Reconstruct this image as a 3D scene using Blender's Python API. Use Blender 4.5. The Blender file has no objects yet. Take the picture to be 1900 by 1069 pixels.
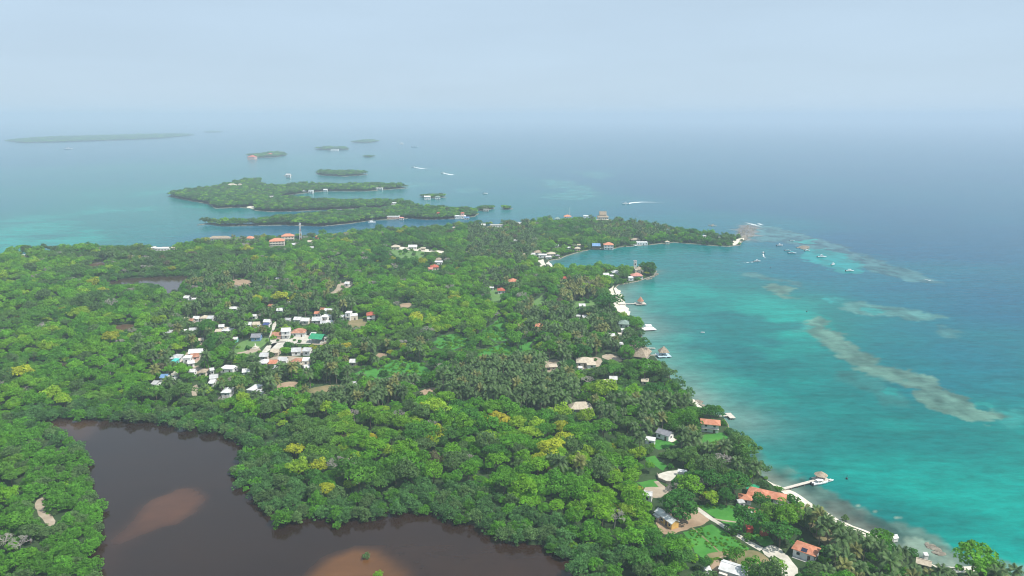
import bpy, bmesh, math, random
import numpy as np
from mathutils import Vector, Matrix, Euler, noise as mnoise
from mathutils.geometry import tessellate_polygon

rnd = random.Random(7)
rng = np.random.default_rng(7)
scene = bpy.context.scene
COL = scene.collection

# ------------------------------------------------------------------ camera
CAM_H = 160.0
FPX = 1357.0                                   # focal length in pixels of a 1900 px wide frame
PITCH = math.radians(13.25)
cam_data = bpy.data.cameras.new('camera')
cam_data.sensor_fit = 'HORIZONTAL'
cam_data.angle = 2 * math.atan(950 / FPX)
cam_data.clip_start = 1.0
cam_data.clip_end = 90000.0
cam = bpy.data.objects.new('camera', cam_data)
cam.location = (0, 0, CAM_H)
cam.rotation_euler = (math.pi / 2 - PITCH, 0, 0)
COL.objects.link(cam)
scene.camera = cam

# ------------------------------------------------------------------ sky and sun
SUN_EL = math.radians(57)
SUN_AZ = math.radians(112)                     # clockwise from +Y
world = bpy.data.worlds.new('World')
scene.world = world
world.use_nodes = True
wn, wl = world.node_tree.nodes, world.node_tree.links
wn.clear()
sky = wn.new('ShaderNodeTexSky')
sky.sky_type = 'NISHITA'
sky.sun_disc = False
sky.sun_elevation = SUN_EL
sky.sun_rotation = SUN_AZ
sky.altitude = 0
sky.air_density = 1.0
sky.dust_density = 0.6
sky.ozone_density = 3.0
bg = wn.new('ShaderNodeBackground')
bg.inputs['Strength'].default_value = 0.09
wo = wn.new('ShaderNodeOutputWorld')
veil = wn.new('ShaderNodeMixRGB')               # humid air whitens the whole sky evenly
veil.inputs[0].default_value = 0.92
veil.inputs[2].default_value = (4.6, 5.9, 7.2, 1)
wl.new(sky.outputs[0], veil.inputs[1])
wtc = wn.new('ShaderNodeTexCoord')               # thin high cloud, barely showing
wmp = wn.new('ShaderNodeMapping'); wmp.inputs['Scale'].default_value = (1.6, 1.6, 9.0)
wnz = wn.new('ShaderNodeTexNoise'); wnz.inputs['Scale'].default_value = 2.2; wnz.inputs['Detail'].default_value = 5.0
wmr = wn.new('ShaderNodeMapRange'); wmr.inputs[1].default_value = .35; wmr.inputs[2].default_value = .75; wmr.inputs[3].default_value = .985; wmr.inputs[4].default_value = 1.05
wsc = wn.new('ShaderNodeVectorMath'); wsc.operation = 'SCALE'
wl.new(wtc.outputs['Generated'], wmp.inputs[0]); wl.new(wmp.outputs[0], wnz.inputs['Vector']); wl.new(wnz.outputs['Fac'], wmr.inputs[0])
wl.new(veil.outputs[0], wsc.inputs[0]); wl.new(wmr.outputs[0], wsc.inputs['Scale'])
wl.new(wsc.outputs[0], bg.inputs[0])
wl.new(bg.outputs[0], wo.inputs[0])

sun_data = bpy.data.lights.new('sun', 'SUN')
sun_data.energy = 4.6
sun_data.angle = math.radians(0.5)
sun_data.color = (1.0, 0.955, 0.88)
sun = bpy.data.objects.new('sun', sun_data)
sdir = Vector((math.sin(SUN_AZ) * math.cos(SUN_EL), math.cos(SUN_AZ) * math.cos(SUN_EL), math.sin(SUN_EL)))
sun.rotation_euler = sdir.to_track_quat('Z', 'Y').to_euler()
sun.location = sdir * 500
COL.objects.link(sun)

vs = scene.view_settings
vs.view_transform = 'Standard'
vs.look = 'None'
vs.exposure = 0.4
vs.gamma = 1.0
vs.use_curve_mapping = False
scene.render.engine = 'CYCLES'
cy = scene.cycles
cy.max_bounces = 5
cy.diffuse_bounces = 2
cy.glossy_bounces = 2
cy.transmission_bounces = 3
cy.transparent_max_bounces = 6
cy.volume_bounces = 1
cy.use_denoising = True
cy.filter_width = 1.1
scene.cycles.denoising_prefilter = 'ACCURATE'
cy.caustics_reflective = False
cy.caustics_refractive = False

# ------------------------------------------------------------------ helpers
LAND = 0.6


def at(x, y, z=LAND):
    """Place on the plane of height z that a sight line of the photograph meets."""
    u, v = (x - 950) / FPX, -(y - 534.5) / FPX
    d = Vector((u, v * math.sin(PITCH) + math.cos(PITCH), v * math.cos(PITCH) - math.sin(PITCH)))
    t = (z - CAM_H) / d.z
    return Vector((0, 0, CAM_H)) + d * t


def depth_of(p):
    q = p - Vector((0, 0, CAM_H))
    return q.y * math.cos(PITCH) - q.z * math.sin(PITCH)


def topx(p):
    """world -> photo pixel (for layout tests)"""
    z = depth_of(p)
    q = p - Vector((0, 0, CAM_H))
    return 950 + FPX * q.x / z, 534.5 - FPX * (q.y * math.sin(PITCH) + q.z * math.cos(PITCH)) / z


def link(o):
    COL.objects.link(o)
    return o


def tag(o, label=None, cat=None, group=None, kind=None):
    if label: o['label'] = label
    if cat: o['category'] = cat
    if group: o['group'] = group
    if kind: o['kind'] = kind
    return o


def mesh_np(name, verts, faces, mats=(), midx=None, smooth=False):
    verts = np.asarray(verts, np.float32)
    faces = np.asarray(faces, np.int32)
    me = bpy.data.meshes.new(name)
    n, k = faces.shape
    me.vertices.add(len(verts)); me.vertices.foreach_set('co', verts.ravel())
    me.loops.add(n * k); me.loops.foreach_set('vertex_index', faces.ravel())
    me.polygons.add(n)
    me.polygons.foreach_set('loop_start', np.arange(0, n * k, k, dtype=np.int32))
    me.polygons.foreach_set('loop_total', np.full(n, k, np.int32))
    for m in mats: me.materials.append(m)
    if midx is not None: me.polygons.foreach_set('material_index', np.asarray(midx, np.int32))
    me.polygons.foreach_set('use_smooth', np.full(n, smooth, bool))
    me.update(calc_edges=True)
    return me


class MB:
    """collects boxes, tubes and faces into one mesh"""
    def __init__(self): self.v, self.f = [], []
    def face(self, *pts):
        b = len(self.v); self.v += [tuple(p) for p in pts]; self.f.append(tuple(range(b, b + len(pts))))
    def box(self, x0, x1, y0, y1, z0, z1):
        b = len(self.v)
        self.v += [(x0,y0,z0),(x1,y0,z0),(x1,y1,z0),(x0,y1,z0),(x0,y0,z1),(x1,y0,z1),(x1,y1,z1),(x0,y1,z1)]
        self.f += [tuple(b + i for i in q) for q in ((0,3,2,1),(4,5,6,7),(0,1,5,4),(1,2,6,5),(2,3,7,6),(3,0,4,7))]
        return self
    def tube(self, pts, rads, n=6):
        b = len(self.v)
        pts = [Vector(p) for p in pts]
        for i, p in enumerate(pts):
            d = (pts[min(i + 1, len(pts) - 1)] - pts[max(i - 1, 0)]).normalized()
            a = d.orthogonal().normalized(); c = d.cross(a)
            for k in range(n):
                t = 2 * math.pi * k / n
                self.v.append(tuple(p + (a * math.cos(t) + c * math.sin(t)) * rads[i]))
        for i in range(len(pts) - 1):
            for k in range(n):
                k2 = (k + 1) % n
                self.f.append((b + i*n + k, b + i*n + k2, b + (i+1)*n + k2, b + (i+1)*n + k))
        self.f.append(tuple(b + k for k in reversed(range(n))))
        self.f.append(tuple(b + (len(pts)-1)*n + k for k in range(n)))
        return self
    def slab(self, top, th):
        """closed slab under a polygon (list of points), thickness th downwards"""
        n = len(top); b = len(self.v)
        self.v += [tuple(p) for p in top] + [(p[0], p[1], p[2] - th) for p in top]
        self.f.append(tuple(range(b, b + n))); self.f.append(tuple(reversed(range(b + n, b + 2*n))))
        for i in range(n):
            j = (i + 1) % n
            self.f.append((b + i, b + n + i, b + n + j, b + j))
        return self
    def mesh(self, name, mat):
        me = bpy.data.meshes.new(name); me.from_pydata(self.v, [], self.f)
        if mat: me.materials.append(mat)
        me.update()
        return me
    def build(self, name, mat, parent=None):
        o = link(bpy.data.objects.new(name, self.mesh(name, mat)))
        if parent is not None: o.parent = parent
        return o


def empty(name, loc, rz=0.0):
    o = bpy.data.objects.new(name, None)
    o.empty_display_size = 0.5
    o.location = loc; o.rotation_euler = (0, 0, rz)
    return link(o)


def child(name, me, parent, loc=(0, 0, 0), rot=(0, 0, 0), scale=(1, 1, 1)):
    o = bpy.data.objects.new(name, me); o.parent = parent
    o.location = loc; o.rotation_euler = rot; o.scale = scale
    return link(o)


def inside(P, poly):
    """P (N,2) in polygon"""
    P = np.asarray(P); poly = np.asarray(poly)
    x, y = P[:, 0], P[:, 1]
    r = np.zeros(len(P), bool)
    j = len(poly) - 1
    for i in range(len(poly)):
        xi, yi = poly[i]; xj, yj = poly[j]
        if yi != yj:
            c = ((yi > y) != (yj > y)) & (x < (xj - xi) * (y - yi) / (yj - yi) + xi)
            r ^= c
        j = i
    return r


def seg_dist(P, poly, closed=True):
    P = np.asarray(P, float); poly = np.asarray(poly, float)
    best = np.full(len(P), 1e18)
    m = len(poly)
    for i in range(m if closed else m - 1):
        a = poly[i]; b = poly[(i + 1) % m]
        ab = b - a; L = max(ab @ ab, 1e-9)
        t = np.clip(((P - a) @ ab) / L, 0, 1)
        q = a + t[:, None] * ab
        best = np.minimum(best, ((P - q) ** 2).sum(1))
    return np.sqrt(best)


def sdf(P, poly):
    d = seg_dist(P, poly)
    return np.where(inside(P, poly), -d, d)


def wp(pts, z=LAND):
    return [(q.x, q.y) for q in (at(a, b, z) for a, b in pts)]


def roughen(poly, step, amp, seed=0.0):
    """subdivide a closed outline and push it in and out so that its edge is uneven"""
    out = []
    n = len(poly)
    for i in range(n):
        a = Vector(poly[i]); b = Vector(poly[(i + 1) % n])
        k = max(1, int((b - a).length / step))
        nrm = Vector((-(b - a).y, (b - a).x)); nrm = nrm / max(nrm.length, 1e-6)
        for j in range(k):
            p = a.lerp(b, j / k)
            s = mnoise.noise(Vector((p.x / (step * 2.2), p.y / (step * 2.2), seed))) * amp
            s += mnoise.noise(Vector((p.x / (step * .8), p.y / (step * .8), seed + 9))) * amp * .5
            q = p + nrm * s
            out.append((q.x, q.y))
    return out


def smooth_poly(poly, it=1):
    for _ in range(it):
        out = []
        n = len(poly)
        for i in range(n):
            a, b = poly[i], poly[(i + 1) % n]
            out += [(a[0]*.75 + b[0]*.25, a[1]*.75 + b[1]*.25), (a[0]*.25 + b[0]*.75, a[1]*.25 + b[1]*.75)]
        poly = out
    return poly


def sheet(name, poly, z, mat, kind='structure', label=None, rough=0, step=3.0, thick=0.0):
    if rough: poly = roughen(poly, step, rough, len(poly) * 1.7 + z)
    vs_ = [Vector((p[0], p[1], z)) for p in poly]
    tris = tessellate_polygon([vs_])
    me = bpy.data.meshes.new(name)
    me.from_pydata([tuple(v) for v in vs_], [], [tuple(t) for t in tris])
    bm = bmesh.new(); bm.from_mesh(me)
    bmesh.ops.recalc_face_normals(bm, faces=bm.faces)
    if bm.faces and sum(f.normal.z * f.calc_area() for f in bm.faces) < 0: bmesh.ops.reverse_faces(bm, faces=bm.faces)
    bm.to_mesh(me); bm.free()
    me.materials.append(mat)
    o = link(bpy.data.objects.new(name, me))
    tag(o, label, None, None, kind)
    return o


def ribbon(name, pts, widths, z, mat, kind='structure', label=None, step=3.0, rough=0.0, seed=1.0):
    """a strip along a line of ground points; widths per point (left and right of the line alike)"""
    P = [Vector(p) for p in pts]
    fine, W = [], []
    for i in range(len(P) - 1):
        k = max(1, int((P[i+1] - P[i]).length / step))
        for j in range(k):
            t = j / k
            fine.append(P[i].lerp(P[i+1], t)); W.append(widths[i] * (1 - t) + widths[i+1] * t)
    fine.append(P[-1]); W.append(widths[-1])
    v, f = [], []
    for i, p in enumerate(fine):
        d = (fine[min(i+2, len(fine)-1)] - fine[max(i-2, 0)]).normalized()
        n = Vector((-d.y, d.x))
        a = W[i] * (1 + rough * mnoise.noise(Vector((p.x * .2, p.y * .2, seed))))
        b = W[i] * (1 + rough * mnoise.noise(Vector((p.x * .2, p.y * .2, seed + 5))))
        v += [(p.x + n.x*a, p.y + n.y*a, z), (p.x - n.x*b, p.y - n.y*b, z)]
        if i: f.append((2*i-2, 2*i-1, 2*i+1, 2*i))
    me = bpy.data.meshes.new(name); me.from_pydata(v, [], f); me.materials.append(mat); me.update()
    o = link(bpy.data.objects.new(name, me))
    return tag(o, label, None, None, kind)


# ------------------------------------------------------------------ materials
def new_mat(name):
    m = bpy.data.materials.new(name); m.use_nodes = True
    nt = m.node_tree; nt.nodes.clear()
    out = nt.nodes.new('ShaderNodeOutputMaterial')
    return m, nt, out


def N(nt, t, **kw):
    n = nt.nodes.new(t)
    for k, v in kw.items():
        if k in n.inputs: n.inputs[k].default_value = v
        else: setattr(n, k, v)
    return n


def rgba(c): return (c[0], c[1], c[2], 1.0)


def surf(name, c1, c2=None, scale=1.0, rough=0.8, bump=0.0, bscale=None, spec=0.3, detail=4.0, coord='Object', c3=None, wave=None):
    """two- or three-colour mottled surface with fine relief"""
    m, nt, out = new_mat(name)
    b = N(nt, 'ShaderNodeBsdfPrincipled'); b.inputs['Roughness'].default_value = rough
    b.inputs['Specular IOR Level'].default_value = spec
    tc = N(nt, 'ShaderNodeTexCoord')
    nz = N(nt, 'ShaderNodeTexNoise', Scale=scale, Detail=detail, Roughness=.62)
    nt.links.new(tc.outputs[coord], nz.inputs['Vector'])
    cr = N(nt, 'ShaderNodeValToRGB')
    cr.color_ramp.elements[0].position = .34; cr.color_ramp.elements[0].color = rgba(c1)
    cr.color_ramp.elements[1].position = .66; cr.color_ramp.elements[1].color = rgba(c2 or c1)
    if c3:
        e = cr.color_ramp.elements.new(.8); e.color = rgba(c3)
    nt.links.new(nz.outputs['Fac'], cr.inputs['Fac'])
    nt.links.new(cr.outputs[0], b.inputs['Base Color'])
    if bump:
        bp = N(nt, 'ShaderNodeBump', Strength=bump, Distance=.1)
        if wave:
            w = N(nt, 'ShaderNodeTexWave', Scale=wave, Distortion=.4)
            w.bands_direction = 'X'
            nt.links.new(tc.outputs[coord], w.inputs['Vector'])
            nt.links.new(w.outputs['Fac'], bp.inputs['Height'])
        else:
            n2 = N(nt, 'ShaderNodeTexNoise', Scale=bscale or scale * 4, Detail=3.0)
            nt.links.new(tc.outputs[coord], n2.inputs['Vector'])
            nt.links.new(n2.outputs['Fac'], bp.inputs['Height'])
        nt.links.new(bp.outputs[0], b.inputs['Normal'])
    nt.links.new(b.outputs[0], out.inputs[0])
    return m


def leaf_mat(name, trans=0.3, vscale=.35, vary=.35):
    """leaf colour from the tint carried by each tree, varied from clump to clump"""
    m, nt, out = new_mat(name)
    at_ = N(nt, 'ShaderNodeAttribute'); at_.attribute_type = 'INSTANCER'; at_.attribute_name = 'tint'
    tc = N(nt, 'ShaderNodeTexCoord')
    nz = N(nt, 'ShaderNodeTexNoise', Scale=vscale, Detail=3.0)
    nt.links.new(tc.outputs['Object'], nz.inputs['Vector'])
    mr = N(nt, 'ShaderNodeMapRange'); mr.inputs[1].default_value = .3; mr.inputs[2].default_value = .7
    mr.inputs[3].default_value = 1 - vary; mr.inputs[4].default_value = 1 + vary
    nt.links.new(nz.outputs['Fac'], mr.inputs[0])
    mul = N(nt, 'ShaderNodeVectorMath', operation='SCALE')
    nt.links.new(at_.outputs['Color'], mul.inputs[0]); nt.links.new(mr.outputs[0], mul.inputs['Scale'])
    d = N(nt, 'ShaderNodeBsdfPrincipled', Roughness=.55); d.inputs['Specular IOR Level'].default_value = .25
    t = N(nt, 'ShaderNodeBsdfTranslucent')
    nt.links.new(mul.outputs[0], d.inputs['Base Color']); nt.links.new(mul.outputs[0], t.inputs[0])
    mx = N(nt, 'ShaderNodeMixShader'); mx.inputs[0].default_value = trans
    nt.links.new(d.outputs[0], mx.inputs[1]); nt.links.new(t.outputs[0], mx.inputs[2])
    nt.links.new(mx.outputs[0], out.inputs[0])
    return m


def water_mat(name, attr, rough, bump, bscale, dist=.35, fine=.3, spec=.05):
    m, nt, out = new_mat(name)
    a = N(nt, 'ShaderNodeAttribute'); a.attribute_name = attr
    b = N(nt, 'ShaderNodeBsdfPrincipled', Roughness=rough, IOR=1.33); b.inputs['Specular IOR Level'].default_value = spec
    tc = N(nt, 'ShaderNodeTexCoord')
    # bed mottling; light and dark of wind-streaked waves put into the colour
    mp = N(nt, 'ShaderNodeMapping'); mp.inputs['Scale'].default_value = (.016, .075, 1); mp.inputs['Rotation'].default_value = (0, 0, math.radians(-14))
    nt.links.new(tc.outputs['Object'], mp.inputs['Vector'])
    nz = N(nt, 'ShaderNodeTexNoise', Scale=1.0, Detail=6.0, Roughness=.65)
    nt.links.new(mp.outputs[0], nz.inputs['Vector'])
    mr = N(nt, 'ShaderNodeMapRange'); mr.inputs[1].default_value = .25; mr.inputs[2].default_value = .75
    mr.inputs[3].default_value = .8; mr.inputs[4].default_value = 1.2
    nt.links.new(nz.outputs['Fac'], mr.inputs[0])
    sc_ = N(nt, 'ShaderNodeVectorMath', operation='SCALE')
    mp3 = N(nt, 'ShaderNodeMapping'); mp3.inputs['Scale'].default_value = (.10, .22, 1); mp3.inputs['Rotation'].default_value = (0, 0, math.radians(-20))
    nt.links.new(tc.outputs['Object'], mp3.inputs['Vector'])
    n3 = N(nt, 'ShaderNodeTexNoise', Scale=1.0, Detail=5.0, Roughness=.7)
    nt.links.new(mp3.outputs[0], n3.inputs['Vector'])
    mr3 = N(nt, 'ShaderNodeMapRange'); mr3.inputs[1].default_value = .25; mr3.inputs[2].default_value = .75
    mr3.inputs[3].default_value = 1 - fine; mr3.inputs[4].default_value = 1 + fine
    nt.links.new(n3.outputs['Fac'], mr3.inputs[0])
    pr = N(nt, 'ShaderNodeMath', operation='MULTIPLY'); nt.links.new(mr.outputs[0], pr.inputs[0]); nt.links.new(mr3.outputs[0], pr.inputs[1])
    nt.links.new(a.outputs['Color'], sc_.inputs[0]); nt.links.new(pr.outputs[0], sc_.inputs['Scale'])
    nt.links.new(sc_.outputs[0], b.inputs['Base Color'])
    mp2 = N(nt, 'ShaderNodeMapping'); mp2.inputs['Scale'].default_value = (bscale * .45, bscale * 1.2, 1); mp2.inputs['Rotation'].default_value = (0, 0, math.radians(-24))
    nt.links.new(tc.outputs['Object'], mp2.inputs['Vector'])
    n2 = N(nt, 'ShaderNodeTexNoise', Scale=1.0, Detail=4.0, Roughness=.6)
    nt.links.new(mp2.outputs[0], n2.inputs['Vector'])
    bp = N(nt, 'ShaderNodeBump', Strength=bump, Distance=dist)
    nt.links.new(n2.outputs['Fac'], bp.inputs['Height'])
    nt.links.new(bp.outputs[0], b.inputs['Normal'])
    nt.links.new(b.outputs[0], out.inputs[0])
    return m


M = {}
M['soil'] = surf('forest_floor', (.018, .045, .014), (.04, .07, .022), .12, .95, c3=(.08, .08, .04), coord='Object')
M['sand'] = surf('beach_sand', (.52, .47, .38), (.68, .63, .53), .25, .95, .2, 2)
M['rocky'] = surf('shore_rock', (.12, .105, .08), (.27, .24, .19), .5, .95, .6, 1.5)
M['gravel'] = surf('pale_gravel', (.40, .37, .31), (.55, .52, .45), .3, .95, .3, 2)
M['dirt'] = surf('bare_dirt', (.24, .165, .105), (.36, .26, .175), .15, .95, .3, 2, c3=(.17, .16, .07))
M['yard'] = surf('village_dirt', (.27, .215, .155), (.40, .335, .255), .2, .95, .3, 2, c3=(.12, .15, .05))
M['grass'] = surf('field_grass', (.028, .15, .016), (.06, .22, .028), .11, .9, .6, .8, c3=(.10, .22, .04))
M['lawn'] = surf('village_grass', (.08, .17, .04), (.12, .21, .06), .2, .9, .3, 1)
M['scrub'] = surf('dry_scrub', (.12, .12, .05), (.24, .19, .10), .12, .95, .3, 1, c3=(.08, .13, .04))
M['bark'] = surf('bark', (.10, .075, .05), (.2, .16, .12), 2, .9)
M['palmbark'] = surf('palm_bark', (.16, .13, .10), (.27, .23, .18), 2, .9)
M['leaf'] = leaf_mat('broad_leaves', .42, .30, .36)
M['mleaf'] = leaf_mat('mangrove_leaves', .33, .45, .35)
M['pleaf'] = leaf_mat('palm_leaves', .25, .5, .3)
M['deadwood'] = surf('grey_twigs', (.28, .25, .22), (.42, .39, .35), 1, .9)
M['white_roof'] = surf('white_sheet_roof', (.50, .49, .47), (.74, .74, .73), .35, .6, .5, wave=2.0, c3=(.48, .40, .33))
M['zinc'] = surf('zinc_roof', (.36, .36, .36), (.56, .56, .55), .45, .5, .5, wave=2.0, c3=(.33, .22, .16))
M['grey_roof'] = surf('grey_roof', (.17, .17, .19), (.26, .26, .28), .6, .6, .5, wave=1.5)
M['tile'] = surf('orange_tile_roof', (.55, .20, .11), (.72, .32, .20), .7, .75, .9, wave=2.2)
M['red_tile'] = surf('red_tile_roof', (.42, .09, .055), (.58, .16, .10), .7, .75, .9, wave=2.2)
M['pink_tile'] = surf('pink_tile_roof', (.55, .22, .17), (.68, .32, .26), .7, .75, .9, wave=2.2)
M['rust'] = surf('rusty_roof', (.30, .12, .07), (.50, .27, .18), .4, .75, .5, wave=2.0, c3=(.62, .56, .5))
M['green_roof'] = surf('green_sheet_roof', (.015, .25, .11), (.03, .34, .16), .3, .45, .5, wave=2.0)
M['blue_roof'] = surf('blue_sheet_roof', (.10, .22, .42), (.22, .36, .55), .3, .5, .5, wave=2.0)
M['navy'] = surf('navy_sheet', (.03, .05, .16), (.06, .09, .24), .5, .5)
M['greygreen'] = surf('grey_green_roof', (.14, .21, .18), (.24, .31, .27), .5, .7, .4, wave=2.0)
M['teal_roof'] = surf('turquoise_sheet', (.05, .42, .36), (.12, .55, .48), .5, .6)
M['thatch'] = surf('palm_thatch', (.23, .18, .125), (.40, .33, .25), .8, .95, .8, 4)
M['pale_thatch'] = surf('bleached_thatch', (.38, .32, .24), (.54, .47, .37), .8, .95, .8, 4)
M['white'] = surf('white_render', (.68, .67, .64), (.80, .79, .77), .6, .85)
M['cream'] = surf('cream_render', (.60, .53, .42), (.72, .65, .54), .6, .85)
M['beige'] = surf('beige_render', (.42, .35, .27), (.55, .47, .38), .6, .9)
M['pink'] = surf('pink_render', (.60, .36, .30), (.70, .46, .39), .6, .85)
M['yellow'] = surf('ochre_render', (.58, .33, .09), (.70, .44, .14), .6, .85)
M['blue_wall'] = surf('blue_render', (.12, .22, .42), (.2, .32, .52), .6, .85)
M['turq'] = surf('turquoise_render', (.12, .50, .44), (.2, .6, .54), .6, .85)
M['concrete'] = surf('concrete', (.36, .34, .31), (.5, .48, .44), .6, .9)
M['wood'] = surf('weathered_timber', (.24, .20, .16), (.38, .33, .28), 1.2, .85)
M['deckwood'] = surf('pale_decking', (.42, .38, .32), (.58, .53, .46), 1.5, .85)
M['darkwood'] = surf('dark_timber', (.09, .065, .045), (.16, .12, .09), 1, .8)
M['glass'] = surf('window_glass', (.02, .025, .03), (.035, .04, .05), 1, .12, spec=.5)
M['hull'] = surf('white_hull', (.74, .75, .76), (.82, .82, .82), 1, .3, spec=.5)
M['hull_blue'] = surf('pale_blue_hull', (.45, .6, .68), (.52, .66, .72), 1, .3, spec=.5)
M['canvas'] = surf('canvas', (.66, .66, .62), (.78, .78, .74), 1, .8)
M['canvas_teal'] = surf('teal_canvas', (.05, .3, .32), (.08, .38, .4), 1, .8)
M['engine'] = surf('outboard_cowl', (.02, .02, .025), (.04, .04, .045), 1, .35, spec=.5)
M['steel_red'] = surf('red_lattice_steel', (.45, .10, .07), (.52, .14, .1), 2, .6)
M['steel_white'] = surf('white_lattice_steel', (.7, .7, .7), (.78, .78, .78), 2, .6)
M['solar'] = surf('solar_cells', (.012, .015, .035), (.02, .025, .055), 1, .15, spec=.5)
M['chair_red'] = surf('red_sheet', (.5, .06, .04), (.6, .1, .07), 1, .6)


def foam_mat(name, scale, thr, stretch=(1, 1, 1)):
    m, nt, out = new_mat(name)
    tc = N(nt, 'ShaderNodeTexCoord')
    mp = N(nt, 'ShaderNodeMapping'); mp.inputs['Scale'].default_value = stretch
    nt.links.new(tc.outputs['Object'], mp.inputs['Vector'])
    nz = N(nt, 'ShaderNodeTexNoise', Scale=scale, Detail=5.0, Roughness=.7)
    nt.links.new(mp.outputs[0], nz.inputs['Vector'])
    a = N(nt, 'ShaderNodeAttribute'); a.attribute_name = 'fade'
    ad = N(nt, 'ShaderNodeMath', operation='MULTIPLY_ADD'); ad.inputs[1].default_value = .9; ad.inputs[2].default_value = 0
    nt.links.new(a.outputs['Fac'], ad.inputs[0])
    sm = N(nt, 'ShaderNodeMath', operation='ADD'); nt.links.new(nz.outputs['Fac'], sm.inputs[0]); nt.links.new(ad.outputs[0], sm.inputs[1])
    mr = N(nt, 'ShaderNodeMapRange'); mr.inputs[1].default_value = thr; mr.inputs[2].default_value = thr + .3
    nt.links.new(sm.outputs[0], mr.inputs[0])
    d = N(nt, 'ShaderNodeBsdfDiffuse'); d.inputs[0].default_value = (.78, .8, .8, 1)
    t = N(nt, 'ShaderNodeBsdfTransparent')
    mx = N(nt, 'ShaderNodeMixShader')
    nt.links.new(mr.outputs[0], mx.inputs[0]); nt.links.new(t.outputs[0], mx.inputs[1]); nt.links.new(d.outputs[0], mx.inputs[2])
    nt.links.new(mx.outputs[0], out.inputs[0])
    return m


M['foam'] = foam_mat('sea_foam', .35, .75)

# ------------------------------------------------------------------ outlines (traced on the ground)
FAR = [(-900, 575), (-500, 530), (-250, 505), (-100, 490), (0, 479), (15, 473), (100, 471), (150, 463), (270, 465), (330, 461), (380, 453),
       (450, 450), (540, 445), (600, 441), (660, 438), (700, 433), (760, 430), (830, 426), (850, 421), (900, 419), (980, 419), (1010, 415), (1050, 410),
       (1100, 408), (1130, 413), (1160, 419), (1200, 423), (1250, 431), (1300, 438), (1350, 444), (1372, 440), (1380, 446)]
NEAR = [(1372, 455), (1350, 458), (1320, 456), (1290, 453), (1250, 450), (1200, 455), (1150, 459), (1130, 463), (1100, 462), (1075, 468), (1050, 475),
        (1036, 481), (1022, 483), (1012, 489), (1018, 496), (1040, 503), (1080, 505), (1110, 502), (1150, 503), (1180, 499), (1203, 498), (1219, 503),
        (1213, 512), (1195, 518), (1180, 522), (1165, 526), (1147, 529), (1138, 536), (1142, 552), (1150, 571), (1158, 582), (1172, 592), (1181, 602),
        (1188, 613), (1191, 628), (1187, 640), (1196, 652), (1213, 662), (1222, 674), (1228, 687), (1242, 702), (1262, 719), (1282, 742), (1300, 755),
        (1326, 768), (1342, 778), (1352, 797), (1368, 813), (1378, 832), (1381, 848), (1396, 867), (1411, 882), (1427, 897), (1452, 909), (1482, 928),
        (1512, 948), (1560, 972), (1600, 990), (1650, 1014), (1700, 1036), (1735, 1052), (1770, 1058), (1810, 1056), (1845, 1062), (1880, 1080), (1960, 1130), (2100, 1220)]
main_poly = wp(FAR + NEAR, 0)
main_poly += [(250, 80), (220, -60), (-700, -60), (-1500, 200)]
MAIN = roughen(main_poly, 6.0, 1.6, 3.1)

LAGOON = wp([(75, 785), (130, 780), (200, 784), (240, 782), (300, 790), (380, 805), (420, 812), (450, 828), (472, 838), (447, 855), (433, 880), (440, 905),
             (470, 930), (500, 955), (530, 978), (560, 973), (580, 964), (625, 976), (660, 969), (720, 961), (770, 956), (830, 966), (880, 986), (930, 1006),
             (980, 1019), (1030, 1036), (1054, 1046), (1056, 1069), (1066, 1120), (1080, 1250), (130, 1250), (180, 1069), (190, 1000), (196, 970),
             (186, 930), (164, 900), (160, 850), (146, 830), (120, 806), (88, 794)])
POND = wp([(185, 528), (230, 518), (300, 514), (352, 513), (338, 522), (328, 540), (310, 547), (304, 531), (280, 524), (240, 528)])
POOL1 = wp([(214, 607), (228, 603), (246, 604), (243, 613), (220, 616)])
POOL2 = wp([(168, 492), (180, 487), (196, 485), (192, 493), (176, 496)])

ISL = {}
ISL['village_island'] = wp([(313, 364), (345, 371), (390, 379), (400, 387), (440, 385), (465, 387), (475, 391), (500, 393), (560, 392), (620, 389), (680, 387),
                            (720, 385), (768, 384), (755, 381), (735, 379), (700, 378), (640, 378), (590, 377), (560, 373), (535, 371), (515, 368), (530, 363), (570, 358), (600, 355),
                            (680, 355), (720, 352), (756, 349), (740, 347), (700, 347), (660, 347), (600, 347), (560, 346), (520, 350), (495, 350), (478, 345), (484, 338),
                            (470, 337), (440, 341), (400, 352), (350, 358)], 0)
ISL['strip_island'] = wp([(366, 418), (385, 416), (402, 418), (420, 420), (470, 419), (520, 418), (600, 420), (650, 415), (690, 409), (720, 408), (760, 405), (790, 408),
                          (850, 406), (880, 402), (888, 396), (870, 393), (840, 393), (800, 389), (770, 388), (740, 389), (700, 394), (640, 398), (560, 405), (500, 411), (470, 416), (420, 416), (390, 414)], 0)
ISL['low_islet'] = wp([(587, 322), (600, 326), (640, 327.5), (665, 326), (682, 324), (660, 322), (630, 321.5), (600, 321)], 0)
ISL['orange_roof_islet'] = wp([(459, 291), (480, 293), (510, 292), (532, 288), (525, 285.5), (500, 286), (480, 288.5)], 0)
ISL['white_house_islet'] = wp([(585, 277), (610, 279), (648, 278), (640, 275.5), (610, 275)], 0)
ISL['flat_islet'] = wp([(654, 265), (680, 265.5), (702, 263), (690, 261.3), (668, 262.5)], 0)
ISL['long_far_island'] = wp([(13, 262), (45, 265.5), (90, 264.5), (160, 262.5), (230, 260), (290, 257.5), (320, 255), (358, 251), (340, 249.5), (300, 250), (250, 251), (180, 253), (110, 255), (50, 258)], 0)
ISL['sliver_islet'] = wp([(378, 246), (395, 246.2), (412, 245), (395, 244.4)], 0)
ISL['moored_islet'] = wp([(780, 366), (800, 368), (827, 366), (815, 364), (790, 364)], 0)
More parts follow.
